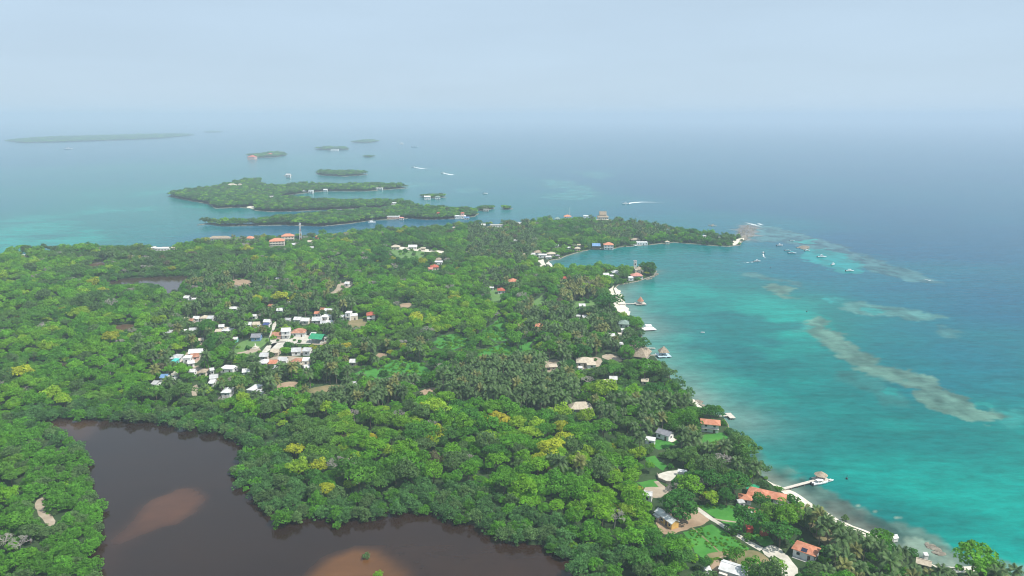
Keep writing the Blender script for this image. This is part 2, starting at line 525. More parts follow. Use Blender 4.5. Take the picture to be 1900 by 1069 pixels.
ISL['mangrove_islet'] = wp([(884, 391), (900, 391), (916, 387), (912, 385), (895, 387)], 0)
ISL['dark_islet'] = wp([(929, 388.5), (940, 389), (951, 387.5), (941, 386)], 0)
ISL['house_rock'] = wp([(527, 326), (536, 327.5), (542, 325.5), (535, 324.2)], 0)
ISL['far_dot_islet'] = wp([(674, 291), (683, 292), (694, 291), (684, 290)], 0)
ISL['reef_rock'] = wp([(1481, 459), (1490, 463), (1502, 461), (1500, 457), (1488, 456)], 0)

# ------------------------------------------------------------------ sea
DEPTH = [(1900,300,0),(1700,300,0),(1500,300,.04),(1300,280,.08),(1900,450,0),(1700,450,0),(1600,400,.0),(1450,380,.08),(1850,560,.12),(1650,545,.14),(1540,520,.16),
 (1750,640,.36),(1850,680,.42),(1890,760,.6),(1650,635,.42),(1600,610,.45),(1780,690,.45),
 (1300,600,.95),(1250,560,.85),(1400,620,.95),(1350,700,.9),(1450,760,.88),(1550,850,.86),(1700,900,.88),(1850,950,.92),(1450,650,.75),(1500,700,.74),(1350,560,.85),(1440,570,.85),
 (1300,520,.75),(1250,480,.62),(1100,475,.55),(1350,480,.52),(1200,470,.62),(1470,600,.95),(1600,790,.76),(1750,830,.86),(1880,850,.76),(1900,1000,.95),(1250,640,.95),(1300,700,.95),
 (1560,740,.76),(1650,780,.84),(1420,520,.5),(1470,500,.3),
 (1200,400,.3),(1300,410,.36),(1350,420,.3),(1050,380,.46),(1000,395,.5),(950,370,.42),(1000,300,.16),(800,300,.22),(860,345,.38),(700,320,.55),(600,300,.6),(650,355,.65),(800,395,.6),
 (560,412,.12),(450,432,.15),(760,412,.1),(200,400,.85),(100,430,.92),(250,360,.8),(50,445,.9),(100,340,.5),(300,310,.6),(0,380,.5),(50,300,.2),(400,300,.36),(200,280,.2),(350,395,.75),
 (300,430,.65),(500,260,.2),(900,260,.1),(1300,250,.05),(1800,250,0),(100,250,.15),(1200,340,.12),(1150,300,.1),(1300,350,.08)]
DEEP = np.array([(.002, .068, .125), (.0, .095, .130), (.0, .118, .118), (.0, .124, .114), (.0, .205, .168)])
DEEP_T = np.array([0, .3, .6, .8, 1.0])
REEFS = [  # polygon, colour, edge softness in metres, strength
 ([(1490,595),(1520,588),(1545,615),(1590,640),(1630,675),(1700,690),(1760,720),(1810,750),(1860,770),(1840,785),(1800,783),(1740,762),(1700,740),(1695,720),(1650,710),(1600,690),(1560,665),(1530,635),(1495,612)], (.085,.160,.122), 4, .82, .55),
 ([(1520,640),(1600,700),(1690,730),(1740,770),(1700,772),(1620,735),(1550,700),(1515,665)], (.02,.125,.115), 12, .7, .4),
 ([(1413,533),(1440,527),(1470,535),(1463,548),(1478,556),(1455,555),(1430,545)], (.075,.145,.11), 5, .85, .5),
 ([(1385,506),(1415,505),(1440,520),(1415,522)], (.06,.13,.115), 8, .6, .4),
 ([(1560,572),(1590,560),(1640,566),(1700,577),(1760,592),(1720,595),(1640,588),(1590,580)], (.06,.16,.14), 6, .75, .6),
 ([(1740,616),(1762,611),(1784,616),(1768,627),(1748,625)], (.05,.14,.13), 8, .6, .5),
 ([(1362,445),(1366,424),(1385,414),(1420,418),(1460,428),(1520,442),(1560,455),(1590,470),(1640,487),(1700,506),(1745,522),(1700,523),(1620,506),(1575,490),(1530,468),(1450,449),(1400,452)], (.055,.130,.122), 7, .6, .8),
 ([(1366,440),(1368,424),(1385,416),(1405,420),(1405,436),(1390,447)], (.17,.145,.12), 6, .9, .5),
 ([(1475,449),(1495,446),(1512,444),(1500,453)], (.01,.23,.21), 5, .9, .3),
 ([(1478,462),(1520,462),(1555,468),(1590,484),(1608,504),(1575,506),(1530,496),(1490,480)], (.002,.185,.18), 7, .9, .3),
 ([(1440,516),(1475,520),(1490,532),(1462,530)], (.05,.12,.11), 7, .6, .5),
 ([(1535,556),(1555,553),(1562,560),(1545,562)], (.01,.2,.19), 5, .8, .3),
 ([(1600,573),(1625,571),(1650,579),(1615,580)], (.01,.2,.185), 5, .8, .3),
 ([(1480,602),(1500,608),(1490,618),(1470,610)], (.02,.2,.175), 6, .7, .3),
 ([(1805,748),(1825,745),(1835,754),(1815,760)], (.004,.19,.17), 4, .9, .2), ([(1675,708),(1692,706),(1696,715),(1682,716)], (.01,.2,.175), 3, .9, .2), ([(1630,722),(1655,720),(1660,728),(1640,730)], (.004,.19,.17), 4, .7, .2),
 ([(1855,768),(1900,755),(1900,775),(1870,782)], (.02,.18,.16), 8, .7, .4),
 ([(1220,600),(1330,585),(1420,600),(1400,640),(1300,650),(1230,640)], (.0,.09,.097), 26, .7, .2),
 ([(1330,690),(1420,670),(1470,700),(1440,730),(1360,730)], (.0,.088,.09), 22, .6, .2),
 ([(1012,337),(1035,334),(1100,350),(1125,356),(1080,360),(1040,352)], (.03,.17,.155), 26, .6, .5),
 ([(1060,318),(1110,317),(1150,325),(1110,334),(1070,326)], (.03,.17,.155), 26, .55, .5),
 ([(1010,360),(1060,357),(1100,365),(1050,372)], (.03,.17,.155), 22, .5, .5),
 ([(600,352+30),(690,350),(780,345),(760,352),(700,360)], (.03,.17,.155), 18, .3, .4),
 ([(840,352),(890,349),(900,356),(860,358)], (.03,.17,.155), 16, .5, .4),
 ([(690,340),(760,336),(820,342),(760,346)], (.03,.17,.155), 24, .45, .5),
 # seagrass and rubble flats along the near beach
 ([(1345,785),(1362,800),(1400,838),(1440,862),(1480,885),(1520,905),(1600,948),(1680,985),(1760,1020),(1840,1043),(1920,1080),(1900,1110),(1740,1062),(1640,1015),(1540,968),(1440,912),(1395,870),(1372,835),(1352,800)], (.078,.120,.098), 6, .72, 1.0),
 ([(1540,930),(1600,948),(1640,975),(1640,1008),(1580,985),(1545,960)], (.060,.074,.064), 6, .6, .7),
 ([(1690,1000),(1760,1022),(1850,1050),(1800,1052),(1740,1048),(1700,1028)], (.14,.20,.155), 4, .75, .7),
 ([(1585,935),(1600,938),(1607,946),(1596,945)], (.22,.28,.22), 1.4, .8, .4), ([(1617,946),(1628,947),(1626,951),(1618,950)], (.22,.28,.22), 1.4, .8, .4),
 ([(1655,962),(1666,963),(1663,967),(1656,966)], (.22,.28,.22), 1.4, .8, .4),
]
SHALLOW = [  # bright sandy shallows beside the shore: line, reach m, strength
 ([(1138,536),(1142,552),(1150,571),(1158,582),(1172,592),(1181,602),(1188,613),(1190,640),(1215,664),(1228,687),(1262,719),(1300,755),(1342,778)], 21, .9, (.13,.2,.17)),
 ([(1396,867),(1427,897),(1482,928),(1560,972),(1650,1014),(1735,1052),(1900,1090)], 6, .7, (.24,.24,.19)),
 ([(1022,483),(1012,489),(1018,496),(1040,503)], 12, .5, (.13,.2,.18)),
 ([(1219,503),(1195,518),(1165,526),(1138,536)], 9, .6, (.09,.125,.105)),
 ([(1075,468),(1050,475),(1036,481)], 7, .5, (.13,.17,.14)),
]


def warp(P, s, a, seed):
    out = P.copy()
    f = 2 * math.pi / s
    x, y = P[:, 0], P[:, 1]
    out[:, 0] += a * (np.sin(f * y * 1.0 + 1.3 * seed + 1.7 * np.sin(f * .6 * x)) + .6 * np.sin(f * 2.3 * y + f * 1.1 * x + seed) + .35 * np.sin(f * 5.1 * x - f * 3.3 * y + 2 * seed))
    out[:, 1] += a * (np.sin(f * x * .9 + 2.1 * seed + 1.5 * np.sin(f * .7 * y)) + .6 * np.sin(f * 2.6 * x - f * 1.3 * y + seed) + .35 * np.sin(f * 4.7 * y + f * 3.9 * x + seed))
    return out


def vnoise(P, s, seed):
    """cheap value noise"""
    q = P / s
    i = np.floor(q).astype(np.int64); f = q - i; f = f * f * (3 - 2 * f)
    def h(a, b):
        n = (a * 374761393 + b * 668265263 + seed * 1442695041) & 0x7fffffff
        n = ((n ^ (n >> 13)) * 1274126177) & 0x7fffffff
        return ((n ^ (n >> 16)) & 0xffff) / 65535.0
    a, b = i[:, 0], i[:, 1]
    return (h(a, b) * (1-f[:,0]) + h(a+1, b) * f[:,0]) * (1-f[:,1]) + (h(a, b+1) * (1-f[:,0]) + h(a+1, b+1) * f[:,0]) * f[:,1]


def fbm(P, s, seed, o=4):
    r = np.zeros(len(P)); a = .5; t = 0
    for k in range(o):
        r += a * vnoise(P, s / 2**k, seed + 17 * k); t += a; a *= .55
    return r / t


def sea_colour(P):
    P = np.asarray(P, float)
    Q = warp(P, 420, 14, .7)
    cp = np.array([[*at(a, b, 0).xy] for a, b, _ in DEPTH]); ct = np.array([c for _, _, c in DEPTH])
    d0 = np.sqrt((cp ** 2).sum(1))
    num = np.zeros(len(P)); den = np.full(len(P), 1e-9)
    for k in range(len(cp)):
        sg = .085 * d0[k]
        w = 1 / (1 + ((Q - cp[k]) ** 2).sum(1) / sg ** 2) ** 2.6
        num += w * ct[k]; den += w
    t = num / den
    nearish = np.clip(1.4 - np.sqrt((P ** 2).sum(1)) / 2600, 0, 1)
    st = np.stack([P[:, 0] * .35 + P[:, 1] * .08, P[:, 1] - .22 * P[:, 0]], 1)
    t = t + (fbm(st, 60, 5) - .5) * .24 * (.5 + .5 * nearish) + (fbm(P, 160, 8) - .5) * .24 + (fbm(P, 45, 63) - .5) * .42 * nearish * np.clip(t * 1.6 - .35, 0, 1)
    t = np.clip(t, 0, 1.05)
    c = np.stack([np.interp(t, DEEP_T, DEEP[:, k]) for k in range(3)], 1)
    for poly, colr, soft, stg, mott in REEFS:
        W = np.array(wp(poly, 0))
        lo, hi = W.min(0) - soft * 4, W.max(0) + soft * 4
        sel = np.where((P[:, 0] > lo[0]) & (P[:, 0] < hi[0]) & (P[:, 1] > lo[1]) & (P[:, 1] < hi[1]))[0]
        if not len(sel): continue
        p = warp(P[sel], soft * 7, soft * .45, len(poly) * .37 + poly[0][0] * .01)
        d = sdf(p, W) + (fbm(P[sel], soft * 3.0, 31, 5) - .5) * soft * 4.2
        a = np.clip(.5 - d / (soft * .7), 0, 1); a = a * a * (3 - 2 * a) * stg
        fb = fbm(P[sel] * [1, .6], 7 + soft * .3, 77, 4); mo = 1 + (np.clip(fb, .3, .7) - .5) * mott * 3.4
        c[sel] = c[sel] * (1 - a[:, None]) + np.array(colr) * mo[:, None] * a[:, None]
    for line, reach, stg, colr in SHALLOW:
        W = np.array(wp(line, 0))
        lo, hi = W.min(0) - reach * 4, W.max(0) + reach * 4
        sel = np.where((P[:, 0] > lo[0]) & (P[:, 0] < hi[0]) & (P[:, 1] > lo[1]) & (P[:, 1] < hi[1]))[0]
        if not len(sel): continue
        d = seg_dist(P[sel], W, False)
        a = np.exp(-(d / reach) ** 1.3) * stg * (.45 + 1.0 * fbm(P[sel], reach * 1.6, 41))
        a = np.clip(a, 0, 1)
        c[sel] = c[sel] * (1 - a[:, None]) + np.array(colr) * a[:, None]
    return np.clip(c, 0, 1)


def grid(x0, x1, y0, y1, s, base):
    nx, ny = max(1, round((x1 - x0) / s)), max(1, round((y1 - y0) / s))
    X, Y = np.meshgrid(np.linspace(x0, x1, nx + 1), np.linspace(y0, y1, ny + 1))
    v = np.stack([X.ravel(), Y.ravel()], 1)
    i = (np.arange(ny)[:, None] * (nx + 1) + np.arange(nx)[None]).ravel()
    f = np.stack([i, i + 1, i + nx + 2, i + nx + 1], 1) + base
    return v, f


def water_sheet(name, blocks, z, colour, mat, keep=None):
    V, F, b = [], [], 0
    for blk in blocks:
        v, f = grid(*blk, b); V.append(v); F.append(f); b += len(v)
    V = np.concatenate(V); F = np.concatenate(F)
    if keep is not None:
        k = keep(V); ok = k[F].any(1); F = F[ok]
        used = np.unique(F); remap = np.full(len(V), -1); remap[used] = np.arange(len(used))
        V, F = V[used], remap[F]
    me = mesh_np(name, np.column_stack([V, np.full(len(V), z)]), F, (mat,))
    c = colour(V)
    at_ = me.color_attributes.new('bed', 'FLOAT_COLOR', 'POINT')
    at_.data.foreach_set('color', np.column_stack([c, np.ones(len(c))]).astype(np.float32).ravel())
    o = link(bpy.data.objects.new(name, me))
    return tag(o, None, None, None, 'structure')


M['sea'] = water_mat('sea_water', 'bed', .16, .55, .16, .5)
sea = water_sheet('sea', [(-760, 130, 100, 420, 6.4), (130, 450, 100, 420, 1.6), (450, 1000, 100, 420, 5), (-760, 1000, 420, 1252, 3.2), (-760, 1000, 1252, 2052, 8), (-2360, -760, 100, 2052, 16), (1000, 2600, 100, 2052, 16), (-2360, 2600, 2052, 4052, 20),
                          (-20000, 20000, 4052, 20052, 200), (-20000, -2360, -4000, 4052, 300), (2600, 20000, -4000, 4052, 300), (-2360, 2600, -4000, 100, 300)],
                  0.0, sea_colour, M['sea'])
sea['label'] = 'turquoise and blue sea with pale reefs around the island'


def lagoon_colour(P):
    c = np.tile(np.array([.020, .0105, .0065]), (len(P), 1))
    n = fbm(P, 40, 3)
    c *= (.85 + .3 * n)[:, None]
    for poly, colr, soft, stg in (
        ([(212,1000),(250,960),(300,925),(340,910),(372,912),(374,925),(350,955),(320,975),(280,985),(240,1000)], (.072,.031,.015), 3, .95),
        ([(190,1000),(240,975),(260,990),(230,1020),(200,1060),(185,1080)], (.042,.020,.012), 10, .7),
        ([(565,1069),(585,1048),(620,1030),(650,1023),(700,1030),(745,1050),(765,1075),(700,1100),(600,1100)], (.12,.052,.016), 4, .95),
        ([(85,786),(130,782),(190,786),(170,800),(145,815),(125,805)], (.06,.03,.018), 9, .8),
        ([(750,1010),(900,1000),(1000,1030),(1040,1060),(1000,1110),(800,1100)], (.034,.017,.009), 30, .8)):
        W = np.array(wp(poly))
        d = sdf(warp(P, 60, 1.5, 2.2), W)
        a = np.clip(.5 - d / (2 * soft), 0, 1); a = a * a * (3 - 2 * a) * stg
        c = c * (1 - a[:, None]) + np.array(colr) * (.8 + .4 * fbm(P, 9, 13))[:, None] * a[:, None]
    return c


M['brown_water'] = water_mat('lagoon_water', 'bed', .10, .12, .6, .1, .1, .42)
la = np.array(LAGOON)
lag = water_sheet('lagoon', [(la[:, 0].min() - 6, la[:, 0].max() + 6, la[:, 1].min() - 6, la[:, 1].max() + 6, 3)], LAND + .03, lagoon_colour, M['brown_water'], lambda V: sdf(V, la) < 2)
lag['label'] = 'murky brown lagoon ringed by mangroves'
PONDS = []
for nm, poly in (('pond', POND), ('pool', POOL1), ('pool', POOL2)):
    pa = np.array(poly)
    colr = (.045, .026, .018) if nm == 'pond' else (.10, .06, .038)
    o = water_sheet(nm, [(pa[:, 0].min() - 4, pa[:, 0].max() + 4, pa[:, 1].min() - 4, pa[:, 1].max() + 4, 2.5)], LAND + .03,
                    lambda V, colr=colr: np.tile(np.array(colr), (len(V), 1)) * (.8 + .4 * fbm(V, 20, 2))[:, None], M['brown_water'], lambda V, pa=pa: sdf(V, pa) < .5)
    o['label'] = {'pond': 'grey brown pond in the woods above the village'}.get(nm, 'small muddy pool among the trees')
    PONDS.append(pa)


# ------------------------------------------------------------------ land
def land(name, poly, mat, skirt=2.5, top=LAND, shore='rocky', label=None):
    n = len(poly)
    area = sum(poly[i][0] * poly[(i+1) % n][1] - poly[(i+1) % n][0] * poly[i][1] for i in range(n))
    if area < 0: poly = poly[::-1]
    v3 = [Vector((p[0], p[1], top)) for p in poly]
    tris = tessellate_polygon([v3])
    ring = []
    for i in range(n):
        a, b = Vector(poly[i-1]), Vector(poly[(i+1) % n])
        d = (b - a).normalized()
        ring.append((poly[i][0] + d.y * skirt, poly[i][1] - d.x * skirt, -.35))
    V = [tuple(v) for v in v3] + ring
    F = [tuple(t) for t in tris] + [(i, n + i, n + (i+1) % n, (i+1) % n) for i in range(n)]
    me = bpy.data.meshes.new(name); me.from_pydata(V, [], F)
    me.materials.append(mat); me.materials.append(M[shore])
    mi = [0] * len(tris) + [1] * n
    me.polygons.foreach_set('material_index', mi)
    bm = bmesh.new(); bm.from_mesh(me); bmesh.ops.recalc_face_normals(bm, faces=bm.faces)
    if sum(f.normal.z * f.calc_area() for f in bm.faces) < 0: bmesh.ops.reverse_faces(bm, faces=bm.faces)
    bm.to_mesh(me); bm.free()
    o = link(bpy.data.objects.new(name, me))
    return tag(o, label, None, None, 'structure')


land('ground', MAIN, M['soil'], 1.2, LAND, 'rocky', 'wooded ground of the main island')
LABI = {'village_island': 'ground of the low wooded island with two arms around an inlet', 'strip_island': 'ground of the narrow wooded strip island beyond the channel',
        'long_far_island': 'ground of the long island fading in haze near the horizon'}
for k, poly in ISL.items():
    far = np.mean([p[1] for p in poly])
    st = max(3, far / 250)
    land('rock' if k in ('reef_rock', 'house_rock') else 'island', roughen(poly, st, st * .35, 2.0), M['rocky'] if k in ('reef_rock', 'house_rock') else M['soil'], 1.0 + far / 2500, LAND if k != 'reef_rock' else .35,
         'rocky', LABI.get(k, 'ground of the ' + k.replace('_', ' ')))

# ------------------------------------------------------------------ open ground: fields, dirt, paths, beaches
CLEAR = list(PONDS)   # outlines that trees keep off


def patch(name, px, layer, mat, rough=.8, clear=True, label=None, smooth=1):
    poly = wp(px)
    if 'road' in name or name == 'field': smooth = 0
    if name == 'field': rough = 1.6
    elif name in ('lawn', 'dirt_yard', 'gravel_court') and rough == .8: rough = 1.7
    if clear: CLEAR.append(np.array(poly))
    d = abs(np.mean([p[1] for p in poly]))
    return sheet(name, smooth_poly(poly, smooth), LAND + .012 * layer, M[mat], 'structure', label, rough * d / 400, max(1.5, d / 160))


patch('field', [(1292,938),(1330,936),(1362,938),(1395,955),(1422,985),(1437,1008),(1420,1014),(1372,985),(1330,963)], 1, 'grass', label='bright green triangular field beside the sandy track')
patch('field', [(1268,988),(1322,972),(1392,1018),(1378,1030),(1345,1042),(1318,1046),(1290,1025)], 1, 'grass', label='bright green field between the dirt yard and the track')
patch('dirt_yard', [(1212,955),(1240,942),(1290,944),(1322,963),(1300,975),(1266,985),(1240,996),(1225,990)], 2, 'dirt', label='brown dirt yard around the shed')
patch('dirt_yard', [(1300,1030),(1345,1022),(1390,1018),(1425,1032),(1432,1048),(1395,1058),(1330,1066),(1315,1050)], 2, 'scrub', label='dry bare ground beside the gravel turning place')
patch('dirt_yard', [(1320,1040),(1345,1030),(1360,1045),(1340,1062),(1320,1058)], 3, 'dirt')
patch('gravel_court', [(1410,1018),(1436,1009),(1455,1025),(1478,1048),(1486,1075),(1452,1075),(1440,1050),(1424,1032)], 4, 'gravel', label='pale gravel turning place at the end of the track')
patch('gravel_court', [(1219,882),(1235,876),(1255,871),(1268,876),(1250,884),(1246,897),(1236,896),(1222,891)], 3, 'gravel', label='walled gravel court above the domed mango tree')
patch('dirt_yard', [(1192,905),(1215,903),(1236,906),(1236,916),(1224,925),(1200,922)], 3, 'yard', rough=.4)
patch('field', [(1180,895),(1215,890),(1232,903),(1200,908)], 1, 'grass')
patch('lawn', [(1495,968),(1520,968),(1545,985),(1565,1000),(1560,1018),(1530,1012),(1505,990)], 1, 'scrub', clear=False, label='dry lawn under the beach palms')
patch('field', [(1302,808),(1342,803),(1352,814),(1325,824),(1300,820)], 1, 'grass', label='rough grass above the point')
patch('field', [(1205,818),(1255,815),(1262,822),(1220,835)], 1, 'grass')
patch('field', [(1228,948-75),(1240,865),(1215,845),(1195,850)], 1, 'grass')
patch('clearing', [(65,930),(82,921),(84,935),(80,946),(104,962),(98,981),(82,970),(66,948)], 3, 'yard', label='pale sandy clearing on the bank left of the lagoon')
patch('field', [(655,693),(685,680),(700,688),(730,668),(785,674),(798,690),(770,703),(740,696),(690,706)], 1, 'grass', label='green field in front of the grey gabled hut')
patch('field', [(803,634),(820,622),(850,618),(868,630),(862,642),(835,650),(808,646)], 1, 'grass', label='green field left of the shrubs in the island centre')
patch('field', [(898,612),(915,602),(930,588),(940,597),(936,615),(942,632),(920,634),(905,625)], 1, 'grass', label='green field above the shrubs in the island centre')
patch('field', [(885,652),(920,642),(940,636),(948,648),(954,660),(925,664),(890,662)], 1, 'grass', label='green field below the shrubs in the island centre')
patch('field', [(965,640),(990,632),(985,648),(962,655)], 1, 'grass')
patch('field', [(722,464),(790,466),(782,480),(738,480)], 1, 'lawn', label='mown green field below the white buildings')
patch('field', [(908,540),(922,536),(930,548),(928,562),(912,560)], 1, 'lawn')
patch('field', [(985,560),(1010,545),(1012,560),(995,568)], 1, 'lawn')
patch('field', [(1060,560),(1110,556),(1112,566),(1065,572)], 1, 'lawn')
patch('dirt_yard', [(1012,668),(1040,666),(1042,690),(1020,694),(1010,684)], 2, 'yard')
patch('dirt_yard', [(1064,676),(1090,664),(1112,662),(1124,676),(1100,684),(1072,685)], 2, 'yard', label='bare resort yard between the thatched roofs')
patch('dirt_yard', [(1112,662),(1132,655),(1152,664),(1156,672),(1135,670)], 2, 'yard', .4)
patch('dirt_yard', [(425,522),(445,517),(472,524),(470,532),(440,532)], 2, 'dirt')
patch('dirt_yard', [(610,545),(622,538),(630,520),(655,522),(655,530),(632,540),(622,548)], 2, 'yard', rough=.4)
patch('dirt_yard', [(514,714),(530,708),(556,708),(553,722),(530,726),(515,724)], 2, 'dirt')
patch('dirt_yard', [(565,724),(590,716),(640,714),(636,722),(600,730),(575,732)], 2, 'scrub')
patch('dirt_yard', [(698,655),(718,655),(718,664),(700,666)], 2, 'dirt')
patch('dirt_yard', [(640,592),(680,592),(680,606),(650,608)], 2, 'scrub')
patch('dirt_yard', [(740,563),(765,562),(765,570),(745,573)], 2, 'dirt')
patch('dirt_yard', [(770,728),(800,718),(812,722),(790,735)], 2, 'dirt')
# village square
patch('village_green', [(432,650),(444,635),(466,629),(500,626),(501,632),(484,645),(470,659),(440,659)], 2, 'lawn', .4, label='grassy village square with a small monument')
patch('village_green', [(484,652),(496,642),(512,632),(530,631),(524,636),(506,650)], 2, 'lawn', .4, label='grass wedge beside the village square')
patch('village_road', [(500,626),(515,621),(560,621),(578,623),(588,632),(576,638),(545,638),(530,635),(515,636),(500,650),(486,660),(480,660),(492,645),(502,634)], 3, 'gravel', .3, label='pale sand road through the village square')
patch('village_road', [(504,638),(520,634),(530,634),(526,645),(512,650),(502,648)], 3, 'gravel', .3)
patch('village_road', [(499,628),(503,612),(506,602),(511,596),(513,603),(508,614),(506,626)], 3, 'gravel', .2)
patch('village_road', [(438,655),(455,652),(470,645),(480,643),(484,650),(465,656),(445,658)], 3, 'yard', .3)
for px in ([(548,594),(600,592),(622,596),(615,602),(560,602)], [(340,655),(372,650),(372,672),(345,676),(322,668)], [(485,664),(530,660),(575,664),(578,676),(500,680)],
           [(355,590),(395,586),(398,595),(360,597)], [(366,636),(375,625),(380,632),(372,642)], [(410,684),(440,680),(442,690),(415,692)],
           [(355,680),(372,678),(380,692),(362,694)], [(385,700),(402,698),(402,716),(388,716)], [(470,722),(490,720),(492,732),(470,734)], [(355,718),(368,712),(368,734),(356,738)],
           [(405,608),(428,606),(432,616),(408,618)], [(455,602),(485,600),(488,608),(458,608)], [(540,646),(580,645),(582,658),(545,660)], [(588,630),(608,629),(606,640),(575,640)],
           [(562,676),(578,674),(576,692),(566,694)], [(295,458),(325,458),(322,466),(290,466)], [(925,418),(905,420),(900,424),(930,424)], [(640,588),(660,586),(660,592),(640,594)]):
    patch('village_yard', px, 2, 'yard', .3)
patch('sand_strip', [(726,457),(760,459),(798,463),(832,467),(824,471),(790,467),(730,462)], 3, 'sand', .2, label='pale sandy strip along the white buildings')

ribbon('track', [at(*p).xy for p in ((1288,940),(1305,952),(1322,964),(1350,981),(1385,1004),(1414,1020))], [1.1, 1.2, 1.2, 1.1, 1.2, 1.6], LAND + .06, M['gravel'], label='narrow sandy track across the green fields', step=2, rough=.35)
ribbon('track', [at(*p).xy for p in ((1322,962),(1340,966),(1366,969))], [.5, .5, .4], LAND + .055, M['yard'], step=2, rough=.4, label='faint footpath leaving the sandy track')
ribbon('track', [at(*p).xy for p in ((1284,979),(1300,993),(1320,1010),(1337,1026))], [.35, .4, .35, .3], LAND + .055, M['scrub'], step=2, rough=.4, label='worn line between the two halves of the field')
ribbon('track', [at(*p).xy for p in ((1217,893),(1226,902),(1236,910),(1228,922))], [1.2, 1.3, 1.6, 2.5], LAND + .05, M['yard'], step=2, rough=.35, label='dirt lane below the gravel court')
ribbon('ditch', [at(*p).xy for p in ((948,636),(953,650),(957,662))], [1.3, 1.3, 1.3], LAND + .05, M['soil'], step=3, rough=.3, label='dark hedge ditch along the centre field')


def beach(px, w_in, w_out, label, mat='sand'):
    """sand sloping from the land down under the water"""
    P = [Vector(q) for q in wp(px, 0)]
    fine = []
    for i in range(len(P) - 1):
        k = max(1, int((P[i+1] - P[i]).length / 2.5))
        fine += [P[i].lerp(P[i+1], j / k) for j in range(k)]
    fine.append(P[-1])
    V, F = [], []
    for i, p in enumerate(fine):
        d = (fine[min(i+3, len(fine)-1)] - fine[max(i-3, 0)]).normalized()
        n = Vector((d.y, -d.x))            # to the left of travel is sea for lines run from far to near on the east coast
        if n.dot(Vector((1, .25))) < 0: n = -n
        t = i / (len(fine) - 1); e = min(1, 6 * t, 6 * (1 - t)) + .02
        a = w_in * e * (1 + .5 * mnoise.noise(Vector((p.x*.09, p.y*.09, 1)))); b = w_out * e * (1 + .5 * mnoise.noise(Vector((p.x*.12, p.y*.12, 4))))
        V += [(p.x - n.x*a, p.y - n.y*a, LAND + .03), (p.x, p.y, LAND + .02), (p.x + n.x*b, p.y + n.y*b, .04), (p.x + n.x*(b+1.5), p.y + n.y*(b+1.5), -.3)]
        if i:
            o = 4 * i
            F += [(o-4+k, o-3+k, o+1+k, o+k) for k in range(3)]
    me = bpy.data.meshes.new('beach'); me.from_pydata(V, [], F); me.materials.append(M[mat])
    bm = bmesh.new(); bm.from_mesh(me); bmesh.ops.recalc_face_normals(bm, faces=bm.faces)
    if sum(f.normal.z * f.calc_area() for f in bm.faces) < 0: bmesh.ops.reverse_faces(bm, faces=bm.faces)
    bm.to_mesh(me); bm.free()
    o = link(bpy.data.objects.new('beach', me))
    CLEAR.append(np.array([(v[0], v[1]) for v in V[0::4]] + [(v[0], v[1]) for v in V[2::4]][::-1]))
    return tag(o, label, None, None, 'structure')


beach([(1420,892),(1440,903),(1455,911),(1482,928),(1512,948),(1545,966),(1575,980),(1600,990),(1650,1014),(1675,1026)], 2.5, 3.2, 'white sand beach curving below the near jetty')
beach([(1720,1046),(1740,1054),(1770,1059),(1810,1057),(1845,1063)], 2.0, 2.0, 'sand spit by the broad shore tree')
beach([(1139,531),(1137,538),(1142,552),(1150,571),(1158,582),(1168,590)], 4, 6, 'white beach on both sides of the gazebo jetty')
beach([(1284,742),(1295,752),(1308,761)], 2, 3, 'small sand patch beside brown rocks')
beach([(1008,482),(1010,489),(1016,496),(1024,499)], 6, 6, 'pale sand at the head of the bay')
patch('headland_sand', [(1358,448),(1368,443),(1382,441),(1378,448),(1366,454),(1360,456)], 3, 'sand', .3, label='sandy tip of the headland')
patch('islet_sand', [(455,385),(464,382),(474,384),(472,388)], 3, 'sand', .2, label='small pale beach on the low wooded island')
patch('rock_spit', [(1372,446),(1378,436),(1384,436),(1386,446)], 2, 'rocky', .3)


def boulders(name, px, n, r, label):
    V, F = [], []
    W = wp(px, 0)
    lo = np.min(W, 0); hi = np.max(W, 0)
    k = 0
    while k < n:
        p = (rnd.uniform(lo[0], hi[0]), rnd.uniform(lo[1], hi[1]))
        if not inside([p], W)[0]: continue
        k += 1
        s = r * rnd.uniform(.5, 1.4)
        bm = bmesh.new(); bmesh.ops.create_icosphere(bm, subdivisions=1, radius=1)
        b = len(V)
        for v in bm.verts:
            q = v.co * (1 + .35 * mnoise.noise(v.co * 1.3 + Vector((k, 0, 0))))
            V.append((p[0] + q.x * s * 1.2, p[1] + q.y * s, q.z * s * .42 + .05))
        bm.verts.index_update()
        F += [tuple(b + v.index for v in f.verts) for f in bm.faces]
        bm.free()
    me = bpy.data.meshes.new(name); me.from_pydata(V, [], F); me.materials.append(M['rocky'])
    return tag(link(bpy.data.objects.new(name, me)), label, 'rocks', None, 'stuff')


boulders('shore_rocks', [(1286,742),(1300,744),(1306,752),(1298,757)], 45, 1.0, 'brown boulders heaped at the water beside the small sand patch')
boulders('shore_rocks', [(1368,440),(1370,424),(1388,418),(1404,424),(1398,438),(1384,446)], 150, .95, 'reddish rubble flat off the headland tip')
boulders('shore_rocks', [(1480,460),(1490,456),(1502,458),(1498,462)], 40, 2.0, 'brown rock standing among the moored boats')
boulders('shore_rocks', [(1715,1004),(1745,1018),(1752,1030),(1738,1032),(1722,1018)], 60, .8, 'dark rocks in the shallows before the broad shore tree')
boulders('shore_rocks', [(1195,518),(1218,506),(1222,510),(1205,519)], 40, 1.2, 'rocks lining the tip of the bay peninsula')
boulders('shore_rocks', [(1313,417),(1322,416),(1332,419),(1320,421)], 18, 1.4, 'dark reef rocks awash behind the headland')

# ------------------------------------------------------------------ buildings
BLD = []              # x, y, half width, half depth, height : trees keep clear of them and stay low in front


